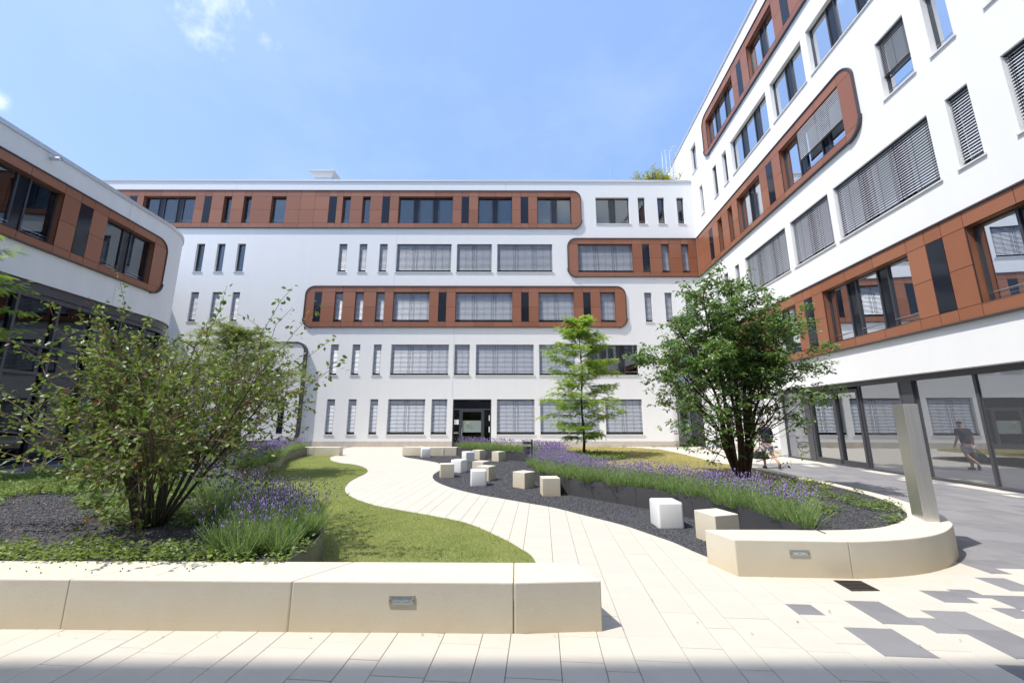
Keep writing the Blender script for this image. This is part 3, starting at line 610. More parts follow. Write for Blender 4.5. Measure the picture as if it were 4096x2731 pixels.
for (x0, x1, z0, z1) in ((DX0 + .07, DX1 - .07, 2.52, HEAD[0] - .07), (DX0 + .07, DX0 + .45, 1.0, 2.42), (DX0 + .07, DX0 + .45, .3, .82), (DX0 + .67, DX1 - .68, .34, 2.3), (DX1 - .48, DX1 - .07, .3, 2.42)):
    b = MB(); fbx(b, x0, x1, z0, z1, -.115, -.105); b.build('pane', 'glass_tinted', door)
b = MB(); fbx(b, DX0 + .67, DX1 - .68, .95, 1.72, -.103, -.100); b.build('frosted_strip', 'frost', door)
b = MB(); b.tube([fr_back(DX0 + .64, .72, .02), fr_back(DX0 + .64, 1.22, .02)], .015, 6); b.tube([fr_back(DX0 + .64, .82, -.05), fr_back(DX0 + .64, .82, .02)], .01, 5); b.tube([fr_back(DX0 + .64, 1.12, -.05), fr_back(DX0 + .64, 1.12, .02)], .01, 5); b.build('door_handle', 'chrome', door)
b = MB(); fbx(b, DX0 + .12, DX0 + .38, .87, .95, n1, n1 + .012); b.build('letter_plate', 'chrome', door)
# stickers: wavy white square, yellow flower with green leaves and a red stroke
pl = [(DX0 + .26 + (.17 + .035 * math.cos(4 * t + math.pi)) * math.cos(t) * 1.05, 1.62 + (.17 + .035 * math.cos(4 * t + math.pi)) * math.sin(t) * 1.05) for t in [2 * math.pi * i / 24 for i in range(24)]]
b = MB(); b.prism(pl, -.104, -.101, lambda u, v, w: fr_back(u, v, w)); b.build('sticker', 'sticker_white', door)
cx = DX0 + 1.02
b = MB(); b.prism([(cx + .09 * math.cos(t), 1.58 + .035 * math.sin(t)) for t in [2 * math.pi * i / 12 for i in range(12)]], -.099, -.097, lambda u, v, w: fr_back(u, v, w)); b.build('flower_sticker', 'sticker_yellow', door)
b = MB(); 
for (x, z, u, v) in ((0, 1.24, .0, 1.55), (.01, 1.30, .2, 1.45), (.01, 1.28, .16, 1.38), (0, 1.26, -.1, 1.40)): b.tube([fr_back(cx + x, z, -.096), fr_back(cx + (x + u) / 2 - .02, (z + v) / 2 + .03, -.096), fr_back(cx + u, v, -.096)], .010, 4)
b.build('flower_stem', 'sticker_green', door)
b = MB(); b.tube([fr_back(cx + .15, 1.27, -.096), fr_back(cx + .36, 1.27, -.096)], .016, 4); b.build('red_stroke', 'sticker_red', door)
for z in (1.95, 1.2): b = MB(); fbx(b, DX1 - .17, DX1 - .10, z - .25, z + .12, -.103, -.1); b.build('sticker', 'sticker_white', door)
b = MB(); b.add([fr_back(x, z, n) for x in (DX0 - .5, DX1 + .5) for z in (0, HEAD[0] + .3) for n in (-.3, -3.5)], [(0, 1, 3, 2), (4, 6, 7, 5), (1, 5, 7, 3), (2, 3, 7, 6)]); b.build('lobby', 'interior', door)
b = MB(); b.quad(fr_back(DX0, HEAD[0] - .001, 0), fr_back(DX0, HEAD[0] - .001, -.3), fr_back(DX1, HEAD[0] - .001, -.3), fr_back(DX1, HEAD[0] - .001, 0)); b.quad(fr_back(DX0 + .001, 0, 0), fr_back(DX0 + .001, 0, -.3), fr_back(DX0 + .001, HEAD[0], -.3), fr_back(DX0 + .001, HEAD[0], 0)); b.quad(fr_back(DX1 - .001, 0, -.3), fr_back(DX1 - .001, 0, 0), fr_back(DX1 - .001, HEAD[0], 0), fr_back(DX1 - .001, HEAD[0], -.3)); b.build('reveal', 'render_white', door)
b = MB(); fbx(b, DX0 - .22, DX0 - .14, 1.0, 1.08, 0, .015); b.build('bell_push', 'sill', back)
# recessed tall stair glazing at the right end with a rounded white wall edge
RX0, RX1, RZ = 11.35, 13.35, 6.92
fb.holes.append((RX0 - .55, RX1, 0, RZ))
b = MB(); r = .55
arc = [(RX0 - .55 + r * math.sin(t), -(r - r * math.cos(t))) for t in [R(90) * i / 10 for i in range(11)]] + [(RX0, -1.3)]
for i in range(len(arc) - 1): b.quad(fr_back(arc[i][0], 0, arc[i][1]), fr_back(arc[i + 1][0], 0, arc[i + 1][1]), fr_back(arc[i + 1][0], RZ, arc[i + 1][1]), fr_back(arc[i][0], RZ, arc[i][1]))
b.quad(fr_back(RX0 - .55, RZ, 0), fr_back(RX0 - .55, RZ, -1.3), fr_back(RX1, RZ, -1.3), fr_back(RX1, RZ, 0))
b.quad(fr_back(RX1, 0, -1.3), fr_back(RX1, 0, 0), fr_back(RX1, RZ, 0), fr_back(RX1, RZ, -1.3)); b.quad(fr_back(RX0, 0, -1.3), fr_back(RX1, 0, -1.3), fr_back(RX1, RZ, -1.3), fr_back(RX0, RZ, -1.3))
b.build('curved_wall', 'render_white', back, smooth=False)
b = MB()
for i in range(len(arc) - 1): b.quad(fr_back(arc[i][0] + (.012 if i else 0), 0, arc[i][1] + .012), fr_back(arc[i + 1][0] + .012, 0, arc[i + 1][1] + .012), fr_back(arc[i + 1][0] + .012, .38, arc[i + 1][1] + .012), fr_back(arc[i][0] + (.012 if i else 0), .38, arc[i][1] + .012))
b.build('plinth', 'plinth', back)
b = MB(); n0, n1 = -.95, -.85; X0, X1 = RX0 + .02, RX1 - .3
for (x0, x1, z0, z1) in ((X0, X0 + .08, 0, RZ - .02), (X1 - .08, X1, 0, RZ - .02), (X0 + .08, X1 - .08, 0, .12), (X0 + .08, X1 - .08, 2.95, 3.1), (X0 + .08, X1 - .08, 3.72, 3.82), (X1 - .55, X1 - .08, .12, 2.95)): fbx(b, x0, x1, z0, z1, n0, n1)
fbx(b, X1, RX1, 0, RZ - .02, n0, n1 - .03)
sg = b.build('stair_door', 'frame', back, label='tall recessed glazed side door with blind above')
for (z0, z1, x1) in ((.12, 2.95, X1 - .55), (3.1, 3.72, X1 - .08), (3.82, RZ - .02, X1 - .08)): b = MB(); fbx(b, X0 + .08, x1, z0, z1, -.92, -.91); b.build('pane', 'glass', sg)
b = MB(); fbx(b, X0 + .1, X1 - .1, 0.02, RZ - .03, -1.25, -1.2); b.build('stair_backdrop', 'curtain', sg)
b = MB()
for i in range(36): z = RZ - .1 - i * .085; b.quad(fr_back(X0 + .1, z - .03, -.80), fr_back(X1 - .1, z - .03, -.80), fr_back(X1 - .1, z + .03, -.86), fr_back(X0 + .1, z + .03, -.86))
b.build('blind', 'slat', sg, kind='stuff')
fb.wall(-31, 13.62, 0.0, 19.45)
b = MB(); fbx(b, -31, 13.62, 19.45, 19.62, -.6, .06); b.build('roof_coping', 'coping', back)
b = MB(); b.box(-31, 13.62, 27.9, 60, 19.3, 19.5); b.box(-31, 13.0, 29.4, 60, 0, 19.3); b.build('roof', 'roof_grey', back)
b = MB()
PXs = [(-9.9, -12.56 - 0), (-12.4, DX0)]
fbx(b, -31, DX0 - .003, 0, .36, 0.002, .014); fbx(b, DX1 + .003, RX0 - .55, 0, .36, 0.002, .014); b.build('plinth', 'plinth', back)
for (s, z0, z1) in ((-4.01 - .06, 3.2, 8.1), (-8.38 - .12, 11.2, 15.6), (-.5, 18.75, 19.4), (-20.8, 18.75, 19.4)):
    b = MB(); fbx(b, s, s + .02, z0, z1, .001, .006); b.build('expansion_joint', 'coping', back)
# entrance portal that stands proud on the left: white panel with a dark rounded rim
PX0, PX1, PZ0, PZ1, pr = -19.5, -14.26, 0.42, 6.95, 0.55
def rrect(x0, x1, z0, z1, r):
    P = []
    for (cx, cz, d0) in ((x0 + r, z0 + r, 180), (x1 - r, z0 + r, 270), (x1 - r, z1 - r, 0), (x0 + r, z1 - r, 90)):
        for k in range(9): an = R(d0 + 90 * k / 8); P.append((cx + r * math.cos(an), cz + r * math.sin(an)))
    return P
b = MB(); b.prism(rrect(PX0, PX1, PZ0, PZ1, pr), 0.0, 0.33, lambda u, v, w: fr_back(u, v, w)); portal = b.build('entrance_portal', 'render_left', back, label='white raised wall panel with dark rounded rim')
inn, ou = rrect(PX0 + .0, PX1 - .0, PZ0, PZ1, pr), rrect(PX0 - .09, PX1 + .09, PZ0 - .09, PZ1 + .09, pr + .09); b = MB(); n = len(inn)
for i in range(n):
    j = (i + 1) % n; a, c, A, C_ = inn[i], inn[j], ou[i], ou[j]
    b.add([fr_back(*a, 0), fr_back(*c, 0), fr_back(*c, .40), fr_back(*a, .40), fr_back(*A, 0), fr_back(*C_, 0), fr_back(*C_, .40), fr_back(*A, .40)], [(0, 1, 2, 3), (5, 4, 7, 6), (3, 2, 6, 7)])
b.build('portal_rim', 'rim', portal)
b = MB(); fbx(b, -19.2, -17.9, .42, 3.1, .33, .345); b.build('portal_door', 'spandrel', portal); b = MB(); fbx(b, -15.6, -15.2, .9, 3.0, .33, .345); b.build('portal_window', 'spandrel', portal)

# ---- right building
right = empty('office_block', 'six-storey white block on the right with stacked rust brown bands, blinds and glazed ground floor', 'building', (12.5, 15, 0))
fg = Facade(right, fr_right)
def RW(a, b, fl, panes, blind, **k): return fg.window(a, b, SILL[fl], HEAD[fl], panes, blind, **k)
T = dict(revmat=TB, sill='rim')
# fifth floor band
cur2 = [(0.02, 0.2), (0.3, 0.44), (0.56, 0.7), (0.8, 0.98)]
RW(20.26, 24.05, 5, 3, 0, curtain=cur2, **T); RW(16.12, 18.52, 5, 2, 0, curtain=cur2, **T); RW(11.2, 14.2, 5, 2, 0, curtain=cur2, **T); RW(7, 9.4, 5, 2, 0, **T)
fg.band(3, 24.62, SILL[5] - .37, HEAD[5] + .48, (False, True), [o + (SILL[5], HEAD[5]) for o in sorted([(20.26, 24.05, 'w'), (16.12, 18.52, 'w'), (11.2, 14.2, 'w'), (7, 9.4, 'w'), (19.18, 19.67, 's'), (14.98, 15.48, 's'), (10.1, 10.6, 's')])])
RW(26.05, 26.97, 5, 1, 0)
# fourth floor
RW(21.93, 22.5, 4, 1, 0, curtain=[(0, 1)]); RW(23.35, 23.91, 4, 1, 1.0)
RW(17.5, 21.32, 4, 3, 0, curtain=cur2); RW(14.7, 17.1, 4, 2, 0, curtain=cur2); RW(10.6, 14.33, 4, 3, 0, curtain=cur2); RW(8.5, 9.1, 4, 1, 0); RW(25.6, 26.1, 4, 1, 0)
# third floor band + white part
RW(23.27, 23.85, 3, 1, 0, **T); RW(21.9, 22.43, 3, 1, 0, **T); RW(18.84, 21.26, 3, 2, 0, curtain=[(.1, .35), (.7, .95)], **T)
w3 = RW(13.2, 17.05, 3, 3, 0, curtain=[(0.7, 0.95)], **T)
fg.band(12.50, 27.3, SILL[3] - .34, HEAD[3] + .42, (True, False), [o + (SILL[3], HEAD[3]) for o in sorted([(23.27, 23.85, 'w'), (21.9, 22.43, 'w'), (18.84, 21.26, 'w'), (13.2, 17.05, 'w'), (24.66, 25.22, 's'), (17.7, 18.2, 's')])])
RW(10.43, 11.49, 3, 1, 0.64, slats_apart=True); RW(9.24, 9.86, 3, 1, 0, curtain=[(.5, 1)]); RW(6.0, 8.42, 3, 2, 0)
# second floor
RW(9.23, 9.83, 2, 1, 1, slats_apart=True); RW(10.38, 14.28, 2, 3, 1, slats_apart=True); RW(14.6, 17.05, 2, 2, 1, slats_apart=True); RW(17.45, 21.22, 2, 3, 1, slats_apart=False)
RW(6.4, 8.43, 2, 2, 1, slats_apart=True); RW(21.92, 22.42, 2, 1, 1); RW(23.3, 23.85, 2, 1, 1); RW(24.7, 25.25, 2, 1, 1)
# first floor band
RW(11.77, 15.63, 1, 3, 0, **T); RW(7.6, 10.04, 1, 2, 0, **T); RW(17.39, 19.8, 1, 2, 0, **T); RW(3.5, 5.8, 1, 2, 0, **T)
fg.band(2.5, 24.6, SILL[1] - .35, HEAD[1] + .43, (False, True), [o + (SILL[1], HEAD[1]) for o in sorted([(11.77, 15.63, 'w'), (7.6, 10.04, 'w'), (17.39, 19.8, 'w'), (3.5, 5.8, 'w'), (10.65, 11.16, 's'), (16.27, 16.8, 's'), (20.8, 21.3, 's'), (6.4, 6.9, 's')])])
RW(21.2, 21.75, 0, 1, 1); RW(22.9, 23.45, 0, 1, 1)
# half lowered blind in the wide third floor window
def extra_blind(f, s0, s1, z0, z1, segs, win):
    fr = f.fr; mn = 0.005
    for (a, c) in segs:
        proto = None; zt = z1 - .05; i = 0
        while zt - i * .085 > z0:
            if proto is None:
                x = MB(); z = zt - .03; x.quad(fr(a, z - .036, mn + .018), fr(c, z - .036, mn + .018), fr(c, z + .036, mn - .018), fr(a, z + .036, mn - .018)); ob = x.build('slat', 'slat', win); proto = ob
            else: ob = proto.copy(); COL.objects.link(ob); ob.location = (0, 0, -i * .085)
            i += 1
        x = MB(); x.box(a, c, z0 - .04, z0 - .01, mn - .03, mn + .03, lambda a_, c_, d_: fr(a_, c_, d_)); x.build('blind_rail', 'cord', win)
extra_blind(fg, 13.2, 17.05, 12.98, HEAD[3], [(13.22, 14.55), (14.58, 15.72)], w3)
# ground floor: white wall at the far end, recessed glazing towards the camera
fg.holes.append((2, 20.0, 0, 3.19))
fg.wall(2, 34, 0, 23.42)
def grx(b, s0, s1, z0, z1, n0, n1): b.box(s0, s1, z0, z1, n0, n1, lambda a_, c_, d_: fr_right(a_, c_, d_))
b = MB(); grx(b, 20.0, 27.35, 0, .36, .002, .014); b.build('plinth', 'plinth', right)
b = MB(); grx(b, 1.9, 34, 23.42, 23.6, -.6, .06); b.build('roof_coping', 'coping', right)
b = MB(); b.add([fr_right(2, 0, -.002), fr_right(2, 0, -20), fr_right(2, 23.42, -20), fr_right(2, 23.42, -.002), fr_right(34, 0, -.002), fr_right(34, 0, -20), fr_right(34, 23.42, -20), fr_right(34, 23.42, -.002)], [(0, 1, 2, 3), (5, 4, 7, 6), (3, 2, 6, 7)]); b.build('side_wall', 'render_white', right)
b = MB(); b.quad(fr_right(2, 3.19, 0), fr_right(20, 3.19, 0), fr_right(20, 3.19, -.32), fr_right(2, 3.19, -.32)); b.quad(fr_right(20, 0, 0), fr_right(20, 3.19, 0), fr_right(20, 3.19, -.32), fr_right(20, 0, -.32)); b.build('soffit', 'render_white', right)
NF = -.30
b = MB(); grx(b, 2, 20, 3.02, 3.19, NF - .12, NF); grx(b, 2, 20, 0, .07, NF - .12, NF + .01)
for (s, w) in ((19.94, .06), (15.07, .07), (10.98, .08), (7.4, .08), (4.2, .08)): grx(b, s, s + w, .07, 3.02, NF - .12, NF - .04)
grx(b, 12.88, 13.34, .07, 3.02, NF - .12, NF + .002); grx(b, 12.86, 12.93, .07, 3.02, NF - .12, NF + .012); grx(b, 13.29, 13.36, .07, 3.02, NF - .12, NF + .012)
grx(b, 17.95, 18.32, .07, 3.02, NF - .12, NF + .02)
cw = b.build('glazed_front', 'frame_glazing', right, label='dark framed glazing along the ground floor')
for (a, c) in ((18.32, 19.94), (13.36, 15.07), (11.06, 12.86), (7.48, 10.98), (4.28, 7.4)):
    b = MB(); grx(b, a, c, .07, 3.02, NF - .09, NF - .08); b.build('pane', 'glass_film', cw)
b = MB(); 
for (a, c) in ((15.14, 15.24), (16.35, 16.52), (17.82, 17.95)): grx(b, a, c, .07, 2.94, NF - .11, NF + .0)
grx(b, 15.24, 17.82, .07, .22, NF - .11, NF); grx(b, 15.24, 17.82, 2.82, 2.94, NF - .11, NF)
dd = b.build('double_door', 'frame', right, label='dark framed glazed double door')
for (a, c) in ((15.24, 16.35), (16.52, 17.82)): b = MB(); grx(b, a, c, .22, 2.82, NF - .09, NF - .08); b.build('pane', 'glass_tinted', dd)
b = MB(); b.tube([fr_right(16.42, 1.12, NF + .0), fr_right(16.42, 1.12, NF + .06)], .03, 8); b.build('door_knob', 'chrome', dd)
# vertical blinds and dim hall behind the glazing
b = MB(); b.add([fr_right(2, 0.02, -.5), fr_right(20, 0.02, -.5), fr_right(20, 0.02, -4), fr_right(2, .02, -4), fr_right(2, 3.1, -.5), fr_right(20, 3.1, -.5), fr_right(20, 3.1, -4), fr_right(2, 3.1, -4)], [(0, 1, 2, 3), (4, 7, 6, 5), (3, 2, 6, 7), (0, 3, 7, 4), (1, 5, 6, 2)]); b.build('hall', 'interior', right)
b = MB()
for (a, c, st) in ((13.36, 15.07, .28), (11.06, 12.86, .28), (7.48, 10.98, .28)):
    s = a + .1
    while s < c: grx(b, s, s + .012, .1, 3.0, NF - .2, NF - .19); s += st
b.build('thread_blind', 'curtain', cw, kind='stuff')
b = MB()
z = .12
while z < 3.0: grx(b, 4.3, 10.95, z, z + .022, NF - .17, NF - .165); z += .045
b.build('roller_screen', 'slat', cw, kind='stuff')

# ---- left building: straight front, then a rounded end
left = empty('round_ended_building', 'three-storey white building on the left with a rounded end and rust brown band', 'building', (-18.5, 15, 0))
SEND = 20.2; RC = 3.8; DL = Vector((-0.0786, 1)).normalized(); NL = Vector((DL.y, -DL.x))   # NL points to the courtyard
def fr_l2(s, z, n):
    if s <= SEND: return fr_left(s, z, n)
    p = Vector(fr_left(SEND, 0, 0)[:2]); c = p - NL * RC; t = (s - SEND) / RC
    q = c + (NL * math.cos(t) + DL * math.sin(t)) * (RC + n); return (q.x, q.y, z)
flf = Facade(left, fr_l2, 'render_left')
ZL0, ZL1 = 8.66, 10.92
TL = dict(revmat=TB, sill='rim', depth=0.26)
flf.window(11.1, 14.96, ZL0, ZL1, 3, 0, **TL); flf.window(16.9, 19.6, ZL0, ZL1, 2, 0, curtain=[(.02, .12), (.72, .95)], **TL); flf.window(6.5, 9, ZL0, ZL1, 2, 0, **TL)
flf.band(2, 20.42, ZL0 - .34, ZL1 + .38, (False, True), [o + (ZL0, ZL1) for o in [(6.5, 9, 'w'), (9.9, 10.4, 's'), (11.1, 14.96, 'w'), (15.64, 16.2, 's'), (16.9, 19.6, 'w')]])
flf.wall(2, SEND, 7.02, 12.2); ext = 6.5
b = MB(); k = 26
for i in range(k):
    a, c = SEND + ext * i / k, SEND + ext * (i + 1) / k; b.quad(fr_l2(a, 7.02, 0), fr_l2(c, 7.02, 0), fr_l2(c, 12.2, 0), fr_l2(a, 12.2, 0))
b.build('rounded_wall', 'render_left', left, smooth=True)
b = MB(); ss = [2, SEND] + [SEND + ext * (i + 1) / k for i in range(k)]
for i in range(len(ss) - 1):
    a, c = ss[i], ss[i + 1]
    b.add([fr_l2(a, 12.2, .05), fr_l2(c, 12.2, .05), fr_l2(c, 12.38, .05), fr_l2(a, 12.38, .05), fr_l2(c, 12.38, -.6), fr_l2(a, 12.38, -.6), fr_l2(c, 12.2, -.0), fr_l2(a, 12.2, -.0)], [(0, 1, 2, 3), (3, 2, 4, 5), (7, 6, 1, 0)])
b.build('roof_coping', 'coping', left)
b = MB(); vs = [fr_l2(s, 12.3, -.1) for s in ss] + [(-30, 24, 12.3), (-30, 2, 12.3)]; b.add(vs, [tuple(range(len(vs)))]); vs = [fr_l2(s, 7.02, 0) for s in ss] + [(-30, 24, 7.02), (-30, 2, 7.02)]; b.add(vs, [tuple(range(len(vs)))]); b.build('roof', 'roof_grey', left)
def lbx(b, s0, s1, z0, z1, n0, n1): b.box(s0, s1, z0, z1, n0, n1, lambda a_, c_, d_: fr_l2(a_, c_, d_))
b = MB()
seg = lambda a, c: [a + (c - a) * i / max(1, int((c - a) / .5)) for i in range(max(1, int((c - a) / .5)) + 1)]
def lrun(b, z0, z1, n0, n1):
    q = [2, SEND] + [SEND + ext * (i + 1) / k for i in range(k)]
    for i in range(len(q) - 1): lbx(b, q[i], q[i + 1], z0, z1, n0, n1)
lrun(b, 6.62, 7.02, -.25, -.08); lrun(b, 6.42, 6.6, -.3, -.12); lrun(b, 4.58, 4.68, -.3, -.14); lrun(b, 3.5, 3.62, -.3, -.14); lrun(b, 0, .12, -.3, -.14)
ML = [2, 3.7, 5.2, 6.8, 8.3, 9.8, 11.3, 12.8, 14.35, 15.85, 17.45, 18.7, 20.1, 21.5, 22.9, 24.3, 25.7]
for s in ML: lbx(b, s, s + .09, .12, 6.42, -.3, -.12)
cwl = b.build('glazed_front', 'frame_glazing', left, label='two-storey dark framed glazing')
for i in range(len(ML) - 1):
    for (z0, z1) in ((.12, 3.5), (3.62, 4.58), (4.68, 6.42)):
        b = MB(); lbx(b, ML[i] + .09, ML[i + 1], z0, z1, -.26, -.25); b.build('pane', 'glass_tinted', cwl)
b = MB(); lrun(b, .02, 6.9, -3.2, -3.1); b.build('hall', 'interior', left)
b = MB(); lrun(b, 3.5, 3.62, -3.1, -.4); b.build('floor_slab', 'room', left)
b = MB(); 
for i in range(20): lbx(b, 9.9, 15.8, 4.75 + i * .08, 4.77 + i * .08, -.42, -.38)
b.build('blind', 'slat_dark', cwl, kind='stuff')
b = MB(); b.box(-32, -25.5, 24.2, 27.3, 0, 12.2); b.build('rear_mass', 'render_left', left)
for s in (17.94, 9.5):
    b = MB(); lbx(b, s, s + .015, 11.32, 12.2, .001, .005); lbx(b, s, s + .015, 7.03, 8.28, .001, .005); b.build('expansion_joint', 'coping', left)
b = MB(); p0 = Vector(fr_left(14.2, 12.0, 0)); b.tube([p0, p0 + Vector((.42, 0.0, -.03))], .075, 12, cap=False); b.tube([p0 + Vector((.02, 0, 0)), p0 + Vector((.40, 0.0, -.03))], .066, 12); sp_ = b.build('overflow_pipe', 'galvanised', left)

# ---- building behind the viewer: its shadow covers the front paving
rear = empty('rear_building', 'white building behind the viewer whose roof edge shades the front paving', 'building', (0, -1.05, 0))
frr = Facade(rear, fr_rear)
for fl in range(1, 5):
    for s in (-12, -7.5, -3, 1.5, 6, 10.5): frr.window(s, s + 2.6, SILL[fl] - .5, HEAD[fl] - .5, 1, 0, rail=False)
frr.wall(-16, 14, 0, 19.9)
b = MB(); b.box(-14, 16, -12, -1.06, 19.7, 19.9); b.box(-14, 16, -12.2, -12, 0, 19.7); b.build('roof', 'roof_grey', rear)

# ================================================================== BENCHES
def block_strip(parent, inner, outer, z, name='bench_block', bevel=0.012):
    b = MB(); n = len(inner); vs = [(p[0], p[1], z) for p in inner] + [(p[0], p[1], z) for p in outer] + [(p[0], p[1], -.01) for p in inner] + [(p[0], p[1], -.01) for p in outer]
    fs = []
    for i in range(n - 1):
        fs += [(i + 1, i, n + i, n + i + 1), (n + i + 1, n + i, 3 * n + i, 3 * n + i + 1), (i, i + 1, 2 * n + i + 1, 2 * n + i)]
    fs += [(0, 2 * n, 3 * n, n), (n - 1, 2 * n - 1, 4 * n - 1, 3 * n - 1)]
    b.add(vs, fs); o = b.build(name, 'bench_stone', parent)
    import bmesh
    bm = bmesh.new(); bm.from_mesh(o.data); bmesh.ops.recalc_face_normals(bm, faces=bm.faces); bm.to_mesh(o.data); bm.free()
    bv = o.modifiers.new('bevel', 'BEVEL'); bv.width = bevel; bv.segments = 2; bv.limit_method = 'ANGLE'; bv.angle_limit = R(50)
    return o
def wall_light(parent, p, dx, nrm):
    """p centre on face, dx unit along face, nrm outward"""
    X, Nn = Vector(dx), Vector(nrm); P = lambda u, v, w: Vector(p) + X * u + Nn * w + Vector((0, 0, v))
    b = MB(); W, Hh = .112, .039
    for (a, c, e, f_) in ((-W, W, -Hh, -Hh + .012), (-W, W, Hh - .012, Hh), (-W, -W + .022, -Hh + .012, Hh - .012), (W - .022, W, -Hh + .012, Hh - .012)): b.box(a, c, e, f_, -.004, .006, lambda u, v, w: P(u, v, w))
    fr_ = b.build('recessed_light', 'lamp_frame', parent)
    b = MB(); b.box(-W + .022, W - .022, -Hh + .012, Hh - .012, -.004, .002, lambda u, v, w: P(u, v, w)); b.build('lens', 'lamp_lens', fr_)
    b = MB()
    for s in (-1, 1): b.add([P(s * .008, -.010, .0035), P(s * .07, -.010, .0035), P(s * .066, .002, .0035), P(s * .04, .008, .0035), P(s * .012, .002, .0035)], [(0, 1, 2, 3, 4)])
    b.box(-.078, .078, .012, .017, .002, .004, lambda u, v, w: P(u, v, w)); b.build('reflector', 'lamp_reflector', fr_)
    for s in (-1, 1): b = MB(); b.tube([P(s * .101, 0, .005), P(s * .101, 0, .008)], .005, 8); b.build('screw', 'iron', fr_)

fbn = empty('stone_bench', 'long beige cast stone bench across the front left, in front of the planting bed', 'bench', (-3, 4.1, 0))
FX = [(-7.9, 3.96, -7.75, 4.40), (-5.95, 3.93, -5.3, 4.38), (-3.95, 3.895, -3.35, 4.36), (-1.94, 3.855, -1.58, 4.345), (.016, 3.822, .020, 4.325), (.792, 3.865, .651, 4.326)]
for i in range(5):
    a, c = FX[i], FX[i + 1]; g = .003
    block_strip(fbn, [(a[2] + g, a[3]), (c[2] - g, c[3])], [(a[0] + g, a[1]), (c[0] - g, c[1])], .40)
wall_light(fbn, (-.96, 3.8355, .255), Vector((1.956, -.033, 0)).normalized(), Vector((-.033, -1.956, 0)).normalized())

def resample(pts, n):
    P = np.array([p[:2] for p in pts]); d = np.r_[0, np.cumsum(np.linalg.norm(np.diff(P, axis=0), axis=1))]; t = np.linspace(0, d[-1], n)
    return [(float(np.interp(x, d, P[:, 0])), float(np.interp(x, d, P[:, 1]))) for x in t]
rbn = empty('curved_stone_bench', 'curved beige stone bench wrapping the tip of the right planting bed', 'bench', (4.5, 5.5, 0))
# pair points of the inner and outer line by nearest arc fraction
NO = 150; OUT = resample(BENCH_OUT, NO); INr = resample(BENCH_IN, 600)
IN = []; last = 0
for i, p in enumerate(OUT):
    if i == 0: IN.append(INr[0]); continue
    lim = min(599, last + 40); j = min(range(last, lim + 1), key=lambda q: (INr[q][0] - p[0]) ** 2 + (INr[q][1] - p[1]) ** 2)
    last = j; IN.append(INr[j])
cuts = [0, 16, 40, 62, 84, 106, 128, NO - 1]
j0 = min(range(NO), key=lambda q: abs(OUT[q][0] - 3.956) + abs(OUT[q][1] - 5.022))
cuts = [0, j0] + list(range(j0 + 26, NO - 12, 22)) + [NO - 1]
for a, c in zip(cuts[:-1], cuts[1:]):
    block_strip(rbn, [IN[i] for i in range(a, c + 1)], [OUT[i] for i in range(a, c + 1)], .40)
    if c < NO - 1:
        pass
LP = (3.359, 5.081)
# light sits on the front face: project on the outer line
jl = min(range(NO - 1), key=lambda q: abs(OUT[q][0] - 3.363) + (0 if OUT[q][1] < 5.2 else 9)); a, c = Vector((*OUT[jl], 0)), Vector((*OUT[jl + 1], 0)); dx = (c - a).normalized(); nn = Vector((dx.y, -dx.x, 0))
wall_light(rbn, (a.x, a.y, .262), dx, nn)
# dark joint lines between curved blocks
for c in cuts[1:-1]:
    a_, b_ = Vector((*IN[c], 0)), Vector((*OUT[c], 0)); dd_ = (b_ - a_).normalized(); tt = Vector((dd_.y, -dd_.x, 0)) * .0014
    m = MB(); m.add([a_ - tt + Vector((0, 0, .4012)), b_ + dd_ * .001 - tt + Vector((0, 0, .4012)), b_ + dd_ * .001 + tt + Vector((0, 0, .4012)), a_ + tt + Vector((0, 0, .4012)), b_ + dd_ * .0012 - tt, b_ + dd_ * .0012 + tt], [(0, 1, 2, 3), (1, 4, 5, 2)]); m.build('joint', 'lamp_frame', rbn)

bl = empty('low_stone_bench', 'low beige stone bench at the far left end of the path, beside the lavender', 'bench', (-9.5, 20.9, 0))
for (x0, x1) in ((-10.35, -8.68), (-12.3, -10.36), (-14.3, -12.31)): block_strip(bl, [(x0, 21.15), (x1, 21.15)], [(x0, 20.72), (x1, 20.72)], .42)
bc = empty('low_stone_bench', 'low beige stone bench behind the far seat cubes, in front of the glass door', 'bench', (-4.2, 20.9, 0))
q = catmull([(-5.58, 20.95), (-4.6, 20.72), (-3.7, 20.62), (-2.78, 20.62)], 4); q2 = [(p[0] + .05, p[1] + .42) for p in q]
for a, c in ((0, 4), (4, 8), (8, 12)): block_strip(bc, q2[a:c + 1], q[a:c + 1], .42)

# planter walls of folded sheet metal
def edge_wall(name, label, pts, z, m, joints, th=.012, flip=1):
    root = empty(name, label, 'planter wall', (pts[0][0], pts[0][1], 0)); P = resample(pts, 120); jj = [0] + joints + [119]
    for a, c in zip(jj[:-1], jj[1:]):
        b = MB(); vs = []
        for i in range(a, c + 1):
            p = Vector(P[i]); t = (Vector(P[min(i + 1, 119)]) - Vector(P[max(i - 1, 0)])).normalized(); n = Vector((t.y, -t.x)) * th * flip
            g = Vector((0, 0)) 
            if i == a: g = t * .003
            if i == c: g = -t * .003
            for (o, zz) in ((0, -.01), (0, z), (1, z), (1, z - .06)): q = p + g - n * o; vs.append((q.x, q.y, zz))
        k = c - a + 1
        b.add(vs, [(4 * i + r, 4 * (i + 1) + r, 4 * (i + 1) + r + 1, 4 * i + r + 1) for i in range(k - 1) for r in range(3)]); b.build('metal_sheet', m, root)
    return root
edge_wall('planter_edging', 'dark grey sheet metal wall curving along the gravel strip and right bed', WALL_R, .41, 'planter_metal', [14, 26, 44, 58, 70, 82, 94, 106])
